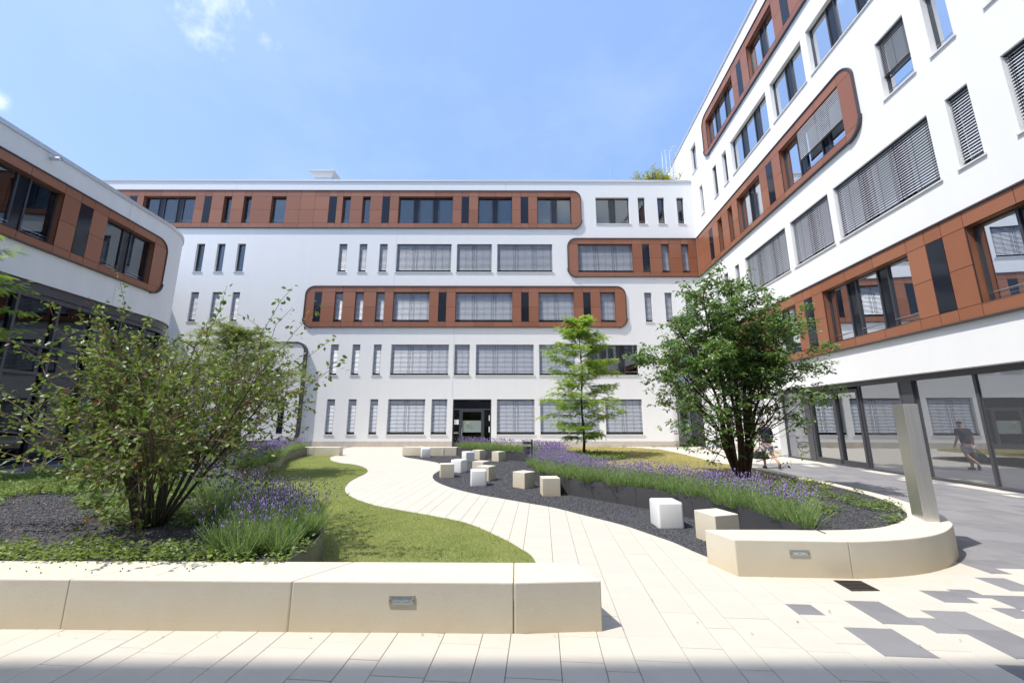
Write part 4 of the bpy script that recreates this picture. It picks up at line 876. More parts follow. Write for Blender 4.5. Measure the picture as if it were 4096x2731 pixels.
edge_wall('planter_edging', 'taupe sheet metal wall curving along the left lawn below the lavender', WALL_L, .40, 'planter_metal_left', [18, 34, 50, 66, 80, 96, 108])
b = MB(); b.box(-13.6, -13.2, 4.5, 14, -.01, .42); 
side = empty('kerb_wall', 'pale low kerb wall between the left planting bed and the bike stands', 'kerb', (-13.4, 10, 0))
for i in range(8): y0 = 4.5 + i * 2.0; xx = -12.75 - .035 * (y0 - 4.5); m = MB(); m.box(xx - .32, xx, y0 + .004, y0 + 1.996, -.01, .40); m.build('kerb_block', 'bench_stone', side)

# ================================================================== STELE
st = empty('steel_pillar', 'brushed stainless steel pillar standing on the curved stone bench', 'pillar', (5.79, 5.97, .4))
c0 = Vector((5.785, 5.965, 0)); e1 = Vector((.90, -.44, 0)).normalized() * .165; e2 = Vector((.44, .90, 0)).normalized() * .40
b = MB(); vs = []
for z in (.401, 2.02): vs += [c0 + Vector((0, 0, z)), c0 + e1 + Vector((0, 0, z)), c0 + e1 + e2 + Vector((0, 0, z)), c0 + e2 + Vector((0, 0, z))]
b.add(vs, [(0, 3, 2, 1), (4, 5, 6, 7), (0, 1, 5, 4), (1, 2, 6, 5), (2, 3, 7, 6), (3, 0, 4, 7)]); b.build('pillar_body', 'steel_brushed', st, bevel=.004)
b = MB(); s_ = c0 + e1 * .5 - e2.normalized() * .0008; b.quad(s_ + Vector((-.001, 0, .45)), s_ + Vector((.001, 0, .45)), s_ + Vector((.001, 0, 2.0)), s_ + Vector((-.001, 0, 2.0))); b.build('seam', 'lamp_frame', st)

# ================================================================== SEAT CUBES
def cube_mesh(S, Hh, bev, matn, seg):
    b = MB(); b.box(0, S, 0, S, -.02, Hh); me = bpy.data.meshes.new('cube'); me.from_pydata(b.v, [], b.f); me.materials.append(MATS[matn]); import bmesh
    bm = bmesh.new(); bm.from_mesh(me); bmesh.ops.bevel(bm, geom=bm.edges[:] , offset=bev, segments=seg, profile=.5, affect='EDGES')
    bm.to_mesh(me); bm.free()
    if seg > 2: me.polygons.foreach_set('use_smooth', [True] * len(me.polygons))
    return me
beige_me = cube_mesh(.43, .405, .006, 'bench_stone', 1); white_me = cube_mesh(.43, .42, .04, 'seat_white', 5)
CUBES = [  # near corner, view angle of right face, white?, label
 ((-4.797, 20.94), 28, 0, 'beige stone seat cube just left of the farthest white cube, against the far bench'),
 ((-4.34, 19.743), 6, 1, 'farthest white seat cube, in front of the far low bench'),
 ((-3.432, 20.583), 45, 0, 'beige stone seat cube set cornerwise below the left half of the glass door'),
 ((-1.967, 17.636), 27, 1, 'white seat cube touching the left side of a beige cube by the far planter wall'),
 ((-1.454, 18.581), 54, 0, 'beige stone seat cube right behind a white cube near the far planter wall'),
 ((-0.578, 17.809), 45, 0, 'beige stone seat cube nearest to the left of the litter bin'),
 ((-1.731, 14.132), 59, 1, 'white seat cube behind the beige cube on the bulge of the path edge'),
 ((-2.235, 12.965), 3, 0, 'beige stone seat cube beside the bulge of the path edge, leftmost of its group'),
 ((-0.952, 13.686), 58, 0, 'beige stone seat cube mostly hidden behind another beige cube in the middle group'),
 ((-0.686, 12.278), 60, 0, 'beige stone seat cube directly behind the white cube in the middle of the gravel'),
 ((-1.121, 11.342), 2, 1, 'white seat cube in front of two beige cubes in the middle of the gravel'),
 ((0.329, 10.943), 48, 0, 'beige stone seat cube, left one of the pair by the curved planter wall'),
 ((0.728, 9.957), 9, 0, 'beige stone seat cube, right one of the pair by the curved planter wall'),
 ((2.446, 7.083), 20, 1, 'large white seat cube nearest the viewer, beside a beige cube'),
 ((2.958, 6.188), 42, 0, 'beige stone seat cube half hidden behind the left end of the curved bench'),
]
for (c, ang, wh, lab) in CUBES:
    o = bpy.data.objects.new('seat_cube', white_me if wh else beige_me); COL.objects.link(o); o.location = (c[0], c[1], .012)
    o.rotation_euler = (0, 0, R(ang) - math.atan2(c[0], c[1])); o['label'] = lab; o['category'] = 'seat cube'; o['group'] = 'white plastic seat cubes on the gravel' if wh else 'beige stone seat cubes on the gravel'

# ================================================================== LITTER BIN
bn = empty('litter_bin', 'dark grey round litter bin with ashtray on a black post beside the lavender', 'bin', (.76, 15.9, 0))
b = MB(); b.box(.74, .80, 15.86, 15.92, 0.02, 1.04); b.box(.60, .92, 15.8, 15.98, .012, .022); b.build('post', 'black_metal', bn)
b = MB(); cx, cy = .57, 15.88
b.tube([(cx, cy, .27), (cx, cy, .29), (cx, cy, .76), (cx, cy, .78)], [.14, .15, .15, .145], 20); b.build('bin_body', 'bin_metal', bn, smooth=False)
b = MB(); b.tube([(cx, cy, .86), (cx, cy, .87), (cx, cy, .95)], [.13, .15, .15], 20); b.build('ashtray', 'bin_metal', bn)
b = MB(); b.box(cx - .17, .75, cy - .15, cy + .15, 1.02, 1.035); b.build('bin_roof', 'galvanised', bn)
b = MB(); b.box(.70, .745, cy - .02, cy + .02, .40, .44); b.box(.70, .745, cy - .02, cy + .02, .88, .92); b.build('bracket', 'black_metal', bn)

# ================================================================== DRAIN GRATE
gr = [(3.653, 4.965), (3.95, 4.947), (3.934, 4.691), (3.626, 4.683)]
dg = empty('drain_grate', 'dark slotted iron drain grate in the paving below the curved bench', 'drain grate', (gr[0][0], gr[0][1], 0))
A_, B_, C2, D_ = [Vector((*p, 0)) for p in gr]
def bil(u, v): return A_ * (1 - u) * (1 - v) + B_ * u * (1 - v) + C2 * u * v + D_ * (1 - u) * v
def gbox(b, u0, u1, v0, v1, z0, z1): b.box(u0, u1, v0, v1, z0, z1, lambda u, v, z: tuple(bil(u, v) + Vector((0, 0, z))))
b = MB(); gbox(b, 0, 1, 0, 1, -.01, .0015); b.build('shaft', 'rubber', dg)
b = MB(); gbox(b, 0, 1, 0, .05, 0, .008); gbox(b, 0, 1, .95, 1, 0, .008); gbox(b, 0, .05, .05, .95, 0, .008); gbox(b, .95, 1, .05, .95, 0, .008); b.build('grate_frame', 'iron', dg)
for i in range(6): b = MB(); gbox(b, .05, .95, .05 + .15 * i + .045, .05 + .15 * i + .135, 0, .008); b.build('bar', 'iron', dg)

# ================================================================== ROOF THINGS
vt = empty('roof_vent', 'silver metal ventilation hood on the flat roof of the far building', 'vent', (-13, 29, 19.6))
b = MB(); x0, x1, y0, y1 = -15.5, -14.2, 28.3, 29.6
def fru(b, z0, z1, g0, g1): b.add([(x0 - g0, y0 - g0, z0), (x1 + g0, y0 - g0, z0), (x1 + g0, y1 + g0, z0), (x0 - g0, y1 + g0, z0), (x0 - g1, y0 - g1, z1), (x1 + g1, y0 - g1, z1), (x1 + g1, y1 + g1, z1), (x0 - g1, y1 + g1, z1)], [(0, 1, 5, 4), (1, 2, 6, 5), (2, 3, 7, 6), (3, 0, 4, 7), (4, 5, 6, 7)])
fru(b, 19.5, 20.45, -.02, .0); b.build('vent_base', 'galvanised', vt); b = MB(); fru(b, 20.45, 20.85, .01, .35); fru(b, 20.85, 21.05, .35, .1); b.build('vent_hood', 'coping', vt)
for i, x in enumerate((-6.9, .35, 7.6)):
    b = MB(); b.tube([(x, 27.9, 19.5), (x, 27.9, 20.9)], [.012, .006], 5); o = b.build('lightning_rod', 'galvanised'); o['label'] = ['thin lightning rod on the far roof, left of centre', 'thin lightning rod on the far roof above the wide top window', 'thin lightning rod on the far roof left of the roof shrub'][i]; o['category'] = 'lightning rod'; o['group'] = 'lightning rods on the far roof'
ld = empty('caged_ladder', 'galvanised caged ladder on the wall above the far roof beside the roof shrub', 'ladder', (13.3, 30.5, 19.6))
lx = 11.612 + .0731 * 30.5 - .22
b = MB()
for y in (30.25, 30.75): b.tube([(lx, y, 19.5), (lx, y, 24.3), (lx + .02, y, 24.55), (lx + .15, y, 24.7), (lx + .35, y, 24.7), (lx + .48, y, 24.6), (lx + .5, y, 24.35)], .028, 6)
b.build('stringer', 'galvanised', ld)
z = 19.8
while z < 24.2: b = MB(); b.tube([(lx, 30.25, z), (lx, 30.75, z)], .016, 5); b.build('rung', 'galvanised', ld); z += .28
for z in (21.7, 23.0, 24.3):
    b = MB(); b.tube([(lx - .38 + .38 * math.cos(t), 30.5 + .38 * math.sin(t), z) for t in [R(-40 - 280 * i / 14) for i in range(15)]], .02, 5); b.build('cage_hoop', 'galvanised', ld)
for k in range(5):
    t = R(-70 - 220 * k / 4); b = MB(); b.tube([(lx - .38 + .38 * math.cos(t), 30.5 + .38 * math.sin(t), 21.7), (lx - .38 + .38 * math.cos(t), 30.5 + .38 * math.sin(t), 24.3)], .014, 5); b.build('cage_bar', 'galvanised', ld)

# ================================================================== BIKE HOOPS, BICYCLE, NOTICE BOARD
HOOP = [(-16.721, 14.107), (-16.435, 15.355), (-16.735, 17.036)]
hl = ['chrome bike hoop at the left picture edge behind the planting bed', 'chrome bike hoop, second from the left behind the planting bed', 'chrome bike hoop half hidden behind the big shrub stems']
hp = None
for i, (x, y) in enumerate([(-16.85, 13.8), (-16.85, 15.25), (-16.8, 16.7)]):
    if hp is None:
        b = MB(); pts = [(.55, 0, 0), (.55, 0, .62), (.53, 0, .70), (.46, 0, .745)] + [(.46 - .95 * t, 0, .745 - .70 * t ** 2.3) for t in [.15, .3, .45, .6, .75, .9, 1.0]] + [(-.52, 0, 0)]
        b.tube(pts, .024, 8); hp = b.build('bike_hoop', 'chrome', smooth=True)
        o = hp
    else: o = hp.copy(); COL.objects.link(o)
    o.location = (x + .0, y, 0); o.rotation_euler = (0, 0, R(93)); o.scale = (.95, .95, .68); o['label'] = hl[i]; o['category'] = 'bike stand'; o['group'] = 'chrome bike hoops on the left walkway'
bk = empty('bicycle', 'small blue bicycle parked by the white wall behind the red-barked tree', 'bicycle', (11.7, 23.2, 0))
def P3(u, z, o=0): return (11.2 + u, 23.0 + u * .25 + o, z)
def ringp(cu, cz, r, n=16): return [P3(cu + r * math.cos(2 * math.pi * i / n), cz + r * math.sin(2 * math.pi * i / n)) for i in range(n + 1)]
for cu in (0, .95): b = MB(); b.tube(ringp(cu, .31, .29), .02, 6); wl = b.build('wheel', 'rubber', bk); b = MB(); [b.tube([P3(cu, .31), P3(cu + .28 * math.cos(t), .31 + .28 * math.sin(t))], .004, 3) for t in [2 * math.pi * i / 8 for i in range(8)]]; b.build('spoke', 'chrome', wl)
b = MB(); [b.tube([P3(*p), P3(*q)], .018, 6) for p, q in (((0, .31), (.35, .62)), ((0, .31), (.40, .30)), ((.40, .30), (.33, .72)), ((.40, .30), (.80, .66)), ((.34, .66), (.80, .74)), ((.80, .80), (.95, .31)))]; b.build('bike_frame', 'bike_blue', bk)
b = MB(); b.tube([P3(.79, .85, -.22), P3(.76, .90, 0), P3(.79, .85, .22)], .014, 6); b.tube([P3(.80, .74), P3(.77, .9)], .014, 6); b.build('handlebar', 'black_metal', bk)
b = MB(); b.tube([P3(.20, .80), P3(.33, .81), P3(.46, .79)], [.05, .06, .02], 8); b.build('saddle', 'black_metal', bk)
nb = MB(); nb.box(24.6, 25.5, 1.5, 2.6, .002, .08, lambda a, c, d: fr_right(a, c, d)); o = nb.build('notice_board', 'frame'); o['label'] = 'dark wall box on the white wall behind the red-barked tree'; o['category'] = 'wall box'

# ================================================================== PERSON
def skin(name, verts, edges, rad, m, parent, root=0, sub=2):
    me = bpy.data.meshes.new(name); me.from_pydata(verts, edges, []); o = link(name, me, parent)
    md = o.modifiers.new('skin', 'SKIN'); md.use_smooth_shade = True
    for i, r in enumerate(rad): me.skin_vertices[0].data[i].radius = r if isinstance(r, tuple) else (r, r)
    me.skin_vertices[0].data[root].use_root = True
    s = o.modifiers.new('sub', 'SUBSURF'); s.levels = sub; s.render_levels = sub; me.materials.append(MATS[m]); return o
PX, PY = 9.62, 15.5
pe = empty('person', 'person walking away in navy t-shirt, pale shorts and brown shoes, carrying a dark bag', 'person', (PX, PY, 0), rz=R(-4))
pe['_o'] = [0, 0, 0]
# local frame: +Y is the walking direction; left hand at -X holds the bag, right leg trails with its heel up
Vb = [(0, 0, .93), (0, .01, 1.08), (0, .03, 1.25), (0, .05, 1.40), (0, .07, 1.50), (0, .11, 1.58), (0, .13, 1.67),
      (-.10, 0, .88), (-.11, .10, .50), (-.11, .06, .10), (-.11, .20, .04),
      (.10, 0, .88), (.12, -.06, .50), (.13, -.40, .27), (.14, -.41, .12),
      (-.19, .05, 1.40), (-.25, .0, 1.14), (-.25, .03, .89), (-.25, .04, .80),
      (.19, .05, 1.40), (.25, .02, 1.13), (.23, .16, .92), (.22, .20, .84)]
Eb = [(0, 1), (1, 2), (2, 3), (3, 4), (4, 5), (5, 6), (0, 7), (7, 8), (8, 9), (9, 10), (0, 11), (11, 12), (12, 13), (13, 14), (3, 15), (15, 16), (16, 17), (17, 18), (3, 19), (19, 20), (20, 21), (21, 22)]
Rb = [(.12, .085), (.11, .08), (.12, .09), (.12, .085), (.055, .055), (.075, .085), (.07, .08), .09, .06, .042, .035, .09, .06, .042, .035, .055, .042, .032, .03, .055, .042, .032, .03]
skin('body', Vb, Eb, Rb, 'skin', pe)
skin('t_shirt', [(0, 0, .86), (0, .01, 1.08), (0, .03, 1.25), (0, .05, 1.40), (0, .06, 1.48), (-.19, .05, 1.41), (-.24, .02, 1.20), (.19, .05, 1.41), (.24, .03, 1.20)], [(0, 1), (1, 2), (2, 3), (3, 4), (3, 5), (5, 6), (3, 7), (7, 8)], [(.185, .125), (.175, .125), (.185, .13), (.165, .12), (.08, .07), .085, .065, .085, .065], 'navy', pe)
skin('shorts', [(0, 0, .94), (-.095, .02, .82), (-.11, .07, .60), (.095, -.01, .82), (.115, -.03, .60)], [(0, 1), (1, 2), (0, 3), (3, 4)], [(.18, .125), .115, .105, .115, .105], 'shorts', pe)
skin('hair', [(0, .12, 1.62), (0, .11, 1.70), (0, .13, 1.74)], [(0, 1), (1, 2)], [.085, .095, .05], 'hair', pe)
for (a, b_, c) in (((-.11, -.02, .05), (-.11, .12, .045), (-.11, .24, .035)), ((.14, -.42, .22), (.14, -.42, .10), (.14, -.38, .03))): skin('shoe', [a, b_, c], [(0, 1), (1, 2)], [.05, .05, .035], 'shoe', pe, sub=1)
for (hx, hy, hz, s) in ((-.25, .045, .79, 1), (.22, .205, .83, -1)):
    for k in range(4): skin('finger', [(hx - .025 + .017 * k, hy + .015, hz), (hx - .025 + .017 * k, hy + .03, hz - .035 - .004 * (k % 3)), (hx - .025 + .017 * k, hy + .012, hz - .06)], [(0, 1), (1, 2)], [.009, .008, .006], 'skin', pe, sub=1)
    skin('thumb', [(hx, hy - .01, hz + .02), (hx + s * .02, hy - .025, hz - .01), (hx + s * .012, hy - .01, hz - .035)], [(0, 1), (1, 2)], [.011, .009, .007], 'skin', pe, sub=1)
bg_ = empty('travel_bag', 'black travel bag held in the left hand of the walking person', 'bag', (PX - .27, PY + .03, .55))
bo = Vector((PX - .27, PY + .03, 0)); b = MB(); prof = [(-.24, .34, .13), (-.25, .40, .15), (-.20, .54, .14), (-.10, .62, .08), (.10, .62, .08), (.20, .54, .14), (.25, .40, .15), (.24, .34, .13)]
b = MB(); vs = []; 
for (u, z, t) in prof: vs += [(bo.x + u, bo.y - t, z), (bo.x + u, bo.y + t, z)]
n = len(prof); b.add(vs, [(2 * i, 2 * i + 1, 2 * ((i + 1) % n) + 1, 2 * ((i + 1) % n)) for i in range(n)] + [tuple(2 * i for i in range(n)), tuple(2 * i + 1 for i in reversed(range(n)))]); b.build('bag_body', 'bag', bg_, bevel=.03)
b = MB(); 
for s in (-1, 1): b.tube([bo + Vector((-.12, s * .05, .60)), bo + Vector((-.05, s * .03, .70)), bo + Vector((.02, 0, .735)), bo + Vector((.08, s * .03, .70)), bo + Vector((.12, s * .05, .60))], .011, 6)
b.build('bag_handle', 'bag', bg_)
b = MB(); b.tube([bo + Vector((.14 + .04 * math.cos(t), -.155, .49 + .045 * math.sin(t))) for t in [2 * math.pi * i / 10 for i in range(11)]], .006, 5); b.build('ring', 'chrome', bg_)

# ================================================================== PLANTS
rng = np.random.default_rng(11)
def rdir(n): v = rng.normal(size=(n, 3)); return v / np.linalg.norm(v, axis=1, keepdims=True)
LEAF = ([(0, 0, 0), (.35, .27, .05), (.35, -.27, .05), (.72, .22, .02), (.72, -.22, .02), (1, 0, -.08), (.5, 0, -.03)], [(0, 2, 6), (0, 6, 1), (1, 6, 3), (2, 4, 6), (6, 4, 5), (3, 6, 5)])
BLADE3 = ([(-.5, 0, 0), (.5, 0, 0), (0, 0, 1)], [(0, 1, 2)])

def branch(p, d, L, n, wob, up, rr):
    pts = [np.array(p, float)]; d = np.array(d, float); d /= np.linalg.norm(d)
    for i in range(n):
        d = d + rr.normal(size=3) * wob + np.array([0, 0, up]); d /= np.linalg.norm(d); pts.append(pts[-1] + d * L / n)
    return pts
def at(pts, t):
    x = t * (len(pts) - 1); i = min(int(x), len(pts) - 2); return pts[i] + (pts[i + 1] - pts[i]) * (x - i), (pts[i + 1] - pts[i]) / (np.linalg.norm(pts[i + 1] - pts[i]) + 1e-9)

# ---- big multi-stemmed shrub with dark berries
def shrub():
    rr = np.random.default_rng(4); base = np.array([-4.98, 5.85, .36])
    root = empty('berry_shrub', 'large multi-stemmed shrub with dark berries in the left planting bed', 'shrub', tuple(base))
    LP, LD, LS, BP = [], [], [], []; wood = MB(); twig = MB(); ns = 21
    for s in range(ns):
        az = 2 * math.pi * (s + rr.random() * .7) / ns; tilt = R(rr.uniform(6, 46)); L = rr.uniform(2.05, 2.65) * (1.0 if tilt > R(30) else 1.02)
        dx, dy = math.cos(az), math.sin(az) * .75
        if dy < 0: L *= .86
        d = np.array([dx * math.sin(tilt), dy * math.sin(tilt), math.cos(tilt)]); p = base + np.array([dx * .15, dy * .15, 0])
        st_ = branch(p, d, L, 10, .07, .015 if tilt < R(40) else .025, rr); r0 = rr.uniform(.014, .030)
        m = MB(); m.tube(st_, [r0 * (1 - .075 * i) + .002 for i in range(11)], 7); m.build('stem', 'bark', root, smooth=True)
        for k in range(13):
            t = .30 + .70 * (k + rr.random()) / 13; q, dq = at(st_, t); sd = dq * .65 + rr.normal(size=3) * .65 + np.array([0, 0, .10]); Ls = rr.uniform(.6, 1.3) * (1.2 - .45 * t) 
            sb = branch(q, sd, Ls, 5, .14, .0, rr); twig.tube(sb, [.008, .007, .006, .005, .004, .003], 4, cap=False)
            for j in range(7):
                t2 = .15 + .85 * (j + rr.random()) / 7; q2, d2 = at(sb, t2); td = d2 * .8 + rr.normal(size=3) * .7; Lt = rr.uniform(.14, .42)
                tb = branch(q2, td, Lt, 3, .12, -.02, rr); twig.tube(tb, [.004, .003, .0025, .002], 3, cap=False)
                nl = rr.integers(5, 10)
                for l in range(nl):
                    q3, d3 = at(tb, .15 + .85 * (l + rr.random()) / nl); dd = d3 * .55 + rr.normal(size=3) * .55 + np.array([0, 0, -.25]); LP.append(q3); LD.append(dd); LS.append(rr.uniform(.042, .08))
                if rr.random() < .35:
                    for l in range(4): BP.append(tb[-1] + rr.normal(size=3) * .018 + np.array([0, 0, -.03]))
    # long bare whips reaching out of the crown
    for (tx, ty, tz) in ((-5.95, 5.7, 3.95), (-3.1, 5.3, 3.6), (-2.6, 5.25, 3.35), (-2.35, 5.2, 2.9), (-2.5, 5.3, 2.35), (-7.4, 5.6, 3.1), (-7.8, 5.7, 2.4), (-2.9, 5.0, 3.2), (-4.2, 5.6, 3.75), (-2.2, 5.15, 2.55), (-7.2, 5.3, 1.5), (-7.7, 5.6, 1.95), (-7.95, 5.6, 1.6), (-7.3, 5.4, 2.5), (-7.5, 5.5, 2.15), (-6.9, 5.2, 2.0), (-6.8, 5.6, 3.5)):
        st0 = base + (np.array([tx, ty, tz]) - base) * .55 + np.array([0, 0, .2]); tgt = np.array([tx, ty, tz]); pts = [st0 + (tgt - st0) * i / 6 + rr.normal(size=3) * .025 for i in range(7)]
        twig.tube(pts, [.007, .006, .005, .004, .0035, .003, .002], 4, cap=False)
        for k in range(32):
            q, dq = at(pts, .2 + .8 * rr.random()); LP.append(q + rr.normal(size=3) * .045); LD.append(dq * .4 + rr.normal(size=3) * .6 + np.array([0, 0, -.3])); LS.append(rr.uniform(.05, .085))
        for k in range(4): BP.append(at(pts, .4 + .6 * rr.random())[0] + rr.normal(size=3) * .02 + np.array([0, 0, -.04]))
    twig.build('twigs', 'bark_twig', root, kind='stuff')
    LP, LD, LS = np.array(LP), np.array(LD), np.array(LS)
    nrm = rr.normal(size=(len(LP), 3)) * .7 + np.array([0, 0, .8]); M = basis(LD, nrm, LS); var = rr.random(len(LP)) ** 1.3
    dist = LP[:, 1] - LS * 20; idx = np.argsort(dist)[:296]; mask = np.ones(len(LP), bool); mask[idx] = False
    me = {}
    for v in range(3):
        mm = bpy.data.meshes.new('leaf'); mm.from_pydata(LEAF[0], [], LEAF[1]); mm.materials.append(MATS['leaf_shrub']); a = mm.attributes.new('var', 'FLOAT', 'POINT'); a.data.foreach_set('value', [v / 2.2] * 7); me[v] = mm
    for i in idx:
        o = bpy.data.objects.new('leaf', me[int(var[i] * 2.99)]); COL.objects.link(o); o.parent = root; X = Matrix([list(M[i][r]) + [LP[i][r] - base[r]] for r in range(3)] + [[0, 0, 0, 1]]); o.matrix_local = X
    red = rr.random(len(LP)) < .022
    soup('leaves', *LEAF, LP[mask & ~red], M[mask & ~red], 'leaf_shrub', root, var=var[mask & ~red])
    soup('autumn_leaves', *LEAF, LP[mask & red], M[mask & red], 'leaf_red', root)
    OCT = ([(1, 0, 0), (-1, 0, 0), (0, 1, 0), (0, -1, 0), (0, 0, 1), (0, 0, -1)], [(0, 2, 4), (2, 1, 4), (1, 3, 4), (3, 0, 4), (2, 0, 5), (1, 2, 5), (3, 1, 5), (0, 3, 5)])
    BP = np.array(BP); soup('berries', *OCT, BP, np.tile(np.eye(3) * .0075, (len(BP), 1, 1)), 'berry', root)
    return OCT
OCT = shrub()

# ---- red-barked maple on the right
def maple():
    rr = np.random.default_rng(8); base = np.array([5.78, 10.45, .36]); root = empty('maple_tree', 'red-barked multi-stemmed maple at the edge of the raised lawn on the right', 'tree', tuple(base))
    CP = []; twig = MB()
    #  tips of main limbs (x offset, y offset, z, thickness)
    tips = [(-1.7, -.3, 3.3, .05), (-1.35, .4, 4.6, .05), (-.75, -.2, 5.2, .055), (-.3, .5, 5.6, .05), (.15, -.2, 5.45, .08), (.55, .4, 5.4, .06), (1.0, -.3, 4.9, .06), (1.35, .3, 4.3, .05), (1.6, -.2, 3.7, .045), (1.6, .2, 2.8, .035), (-1.6, .2, 2.9, .035), (-1.2, -.6, 1.9, .04), (.9, -.8, 4.0, .045), (-.6, -.8, 4.2, .045), (.2, .9, 4.6, .045), (1.2, .7, 3.2, .035), (-1.2, .8, 3.6, .035), (.8, -.5, 2.2, .03)]
    for (tx, ty, tz, r0) in tips:
        tip = base + np.array([tx, ty, tz - .36]); s0 = base + np.array([np.sign(tx) * .06 + tx * .05, ty * .08, 0]); mid = s0 + (tip - s0) * .45 + np.array([-tx * .18, -ty * .15, .25])
        pts = [s0, s0 + (mid - s0) * .5 + rr.normal(size=3) * .04, mid + rr.normal(size=3) * .03, mid + (tip - mid) * .5 + rr.normal(size=3) * .06, tip]
        pts = [np.array(q) for q in catmull(pts, 3)]; k = len(pts); m = MB(); m.tube(pts, [r0 * (1 - .85 * i / (k - 1)) + .004 for i in range(k)], 8); m.build('trunk', 'bark_red', root, smooth=True)
        for j in range(13):
            t = .26 + .74 * (j + rr.random()) / 13; q, dq = at(pts, t); sd = dq * .5 + rr.normal(size=3) * .7 + np.array([tx * .12, ty * .12, .15]); Ls = rr.uniform(.45, .95) * (1.1 - .4 * t)
            sb = branch(q, sd, Ls, 4, .12, .03, rr); twig.tube(sb, [.013, .010, .008, .006, .004], 4, cap=False)
            for l in range(8):
                q2, d2 = at(sb, .25 + .75 * (l + rr.random()) / 5); td = d2 * .6 + rr.normal(size=3) * .6; tb = branch(q2, td, rr.uniform(.12, .38), 2, .1, 0, rr); twig.tube(tb, [.005, .004, .002], 3, cap=False)
                for z in range(2): CP.append(tb[1 + z] + rr.normal(size=3) * .03)
    # outlying low sprays on the left
    for (x, y, z, nn) in ((-2.25, -.2, 3.05, 26), (-2.0, -.3, 2.6, 26), (-2.45, -.1, 3.25, 14), (-1.9, -.2, 1.95, 26), (-1.5, -.4, 1.35, 26), (-.95, -.6, 1.0, 14), (-1.35, -.5, .95, 12), (2.15, -.3, 2.2, 26), (1.7, -.5, 2.0, 26), (1.3, -.6, 1.55, 20), (.75, -.7, .75, 14), (.3, -.7, 1.2, 22), (.0, -.7, 1.0, 16), (1.9, 0, 3.9, 24), (2.1, -.2, 2.9, 20)):
        c = base + np.array([x, y, z - .36 + .3]); s0 = base + np.array([x * .35, y * .3, (z) * .55]); pts = branch(s0, c - s0, np.linalg.norm(c - s0), 5, .04, 0, rr); twig.tube(pts, [.014, .012, .010, .008, .006, .004], 4, cap=False)
        for k in range(nn): CP.append(c + rr.normal(size=3) * np.array([.20, .20, .11]))
    twig.build('twigs', 'bark_red', root, kind='stuff')
    CP = np.array(CP); ox = CP[:, 0] - base[0]; win_ = (ox > .25) & (ox < 1.05) & (CP[:, 2] > .85) & (CP[:, 2] < 2.0); CP = CP[~win_ | (rr.random(len(CP)) < .12)]; up_ = CP[CP[:, 2] > 3.0]; CP = np.r_[CP, up_ + rr.normal(size=up_.shape) * .09]; zz = CP[:, 2]; rad_ = np.hypot(CP[:, 0] - base[0], CP[:, 1] - base[1]); kp = rr.random(len(CP)) < np.where((zz < 2.6) & (rad_ < 1.25), .30, np.where(zz < 1.6, .8, .92)); CP = CP[kp]; n = len(CP); P, D, Nn, S = [], [], [], []
    for c in CP:
        az = rr.random() * 6.28; az0 = az
        for k in range(7):
            az = az0 + 6.28 * k / 7 + rr.normal() * .25; dd = np.array([math.cos(az), math.sin(az), rr.uniform(-.75, .0)]); P.append(c + dd * rr.uniform(0.0, .05) + rr.normal(size=3) * .025); D.append(dd); Nn.append(np.array([0, 0, 1]) + rr.normal(size=3) * .35); S.append(rr.uniform(.085, .14))
    P, D, Nn, S = map(np.array, (P, D, Nn, S)); L2 = ([(0, 0, 0), (.45, .23, .03), (.45, -.23, .03), (1, 0, -.12)], [(0, 2, 1), (1, 2, 3)])
    v = np.repeat(rr.random(n), 7) * .6 + rr.random(len(P)) * .4
    soup('crown', *L2, P, basis(D, Nn, S), 'leaf_maple', root, var=v)
maple()

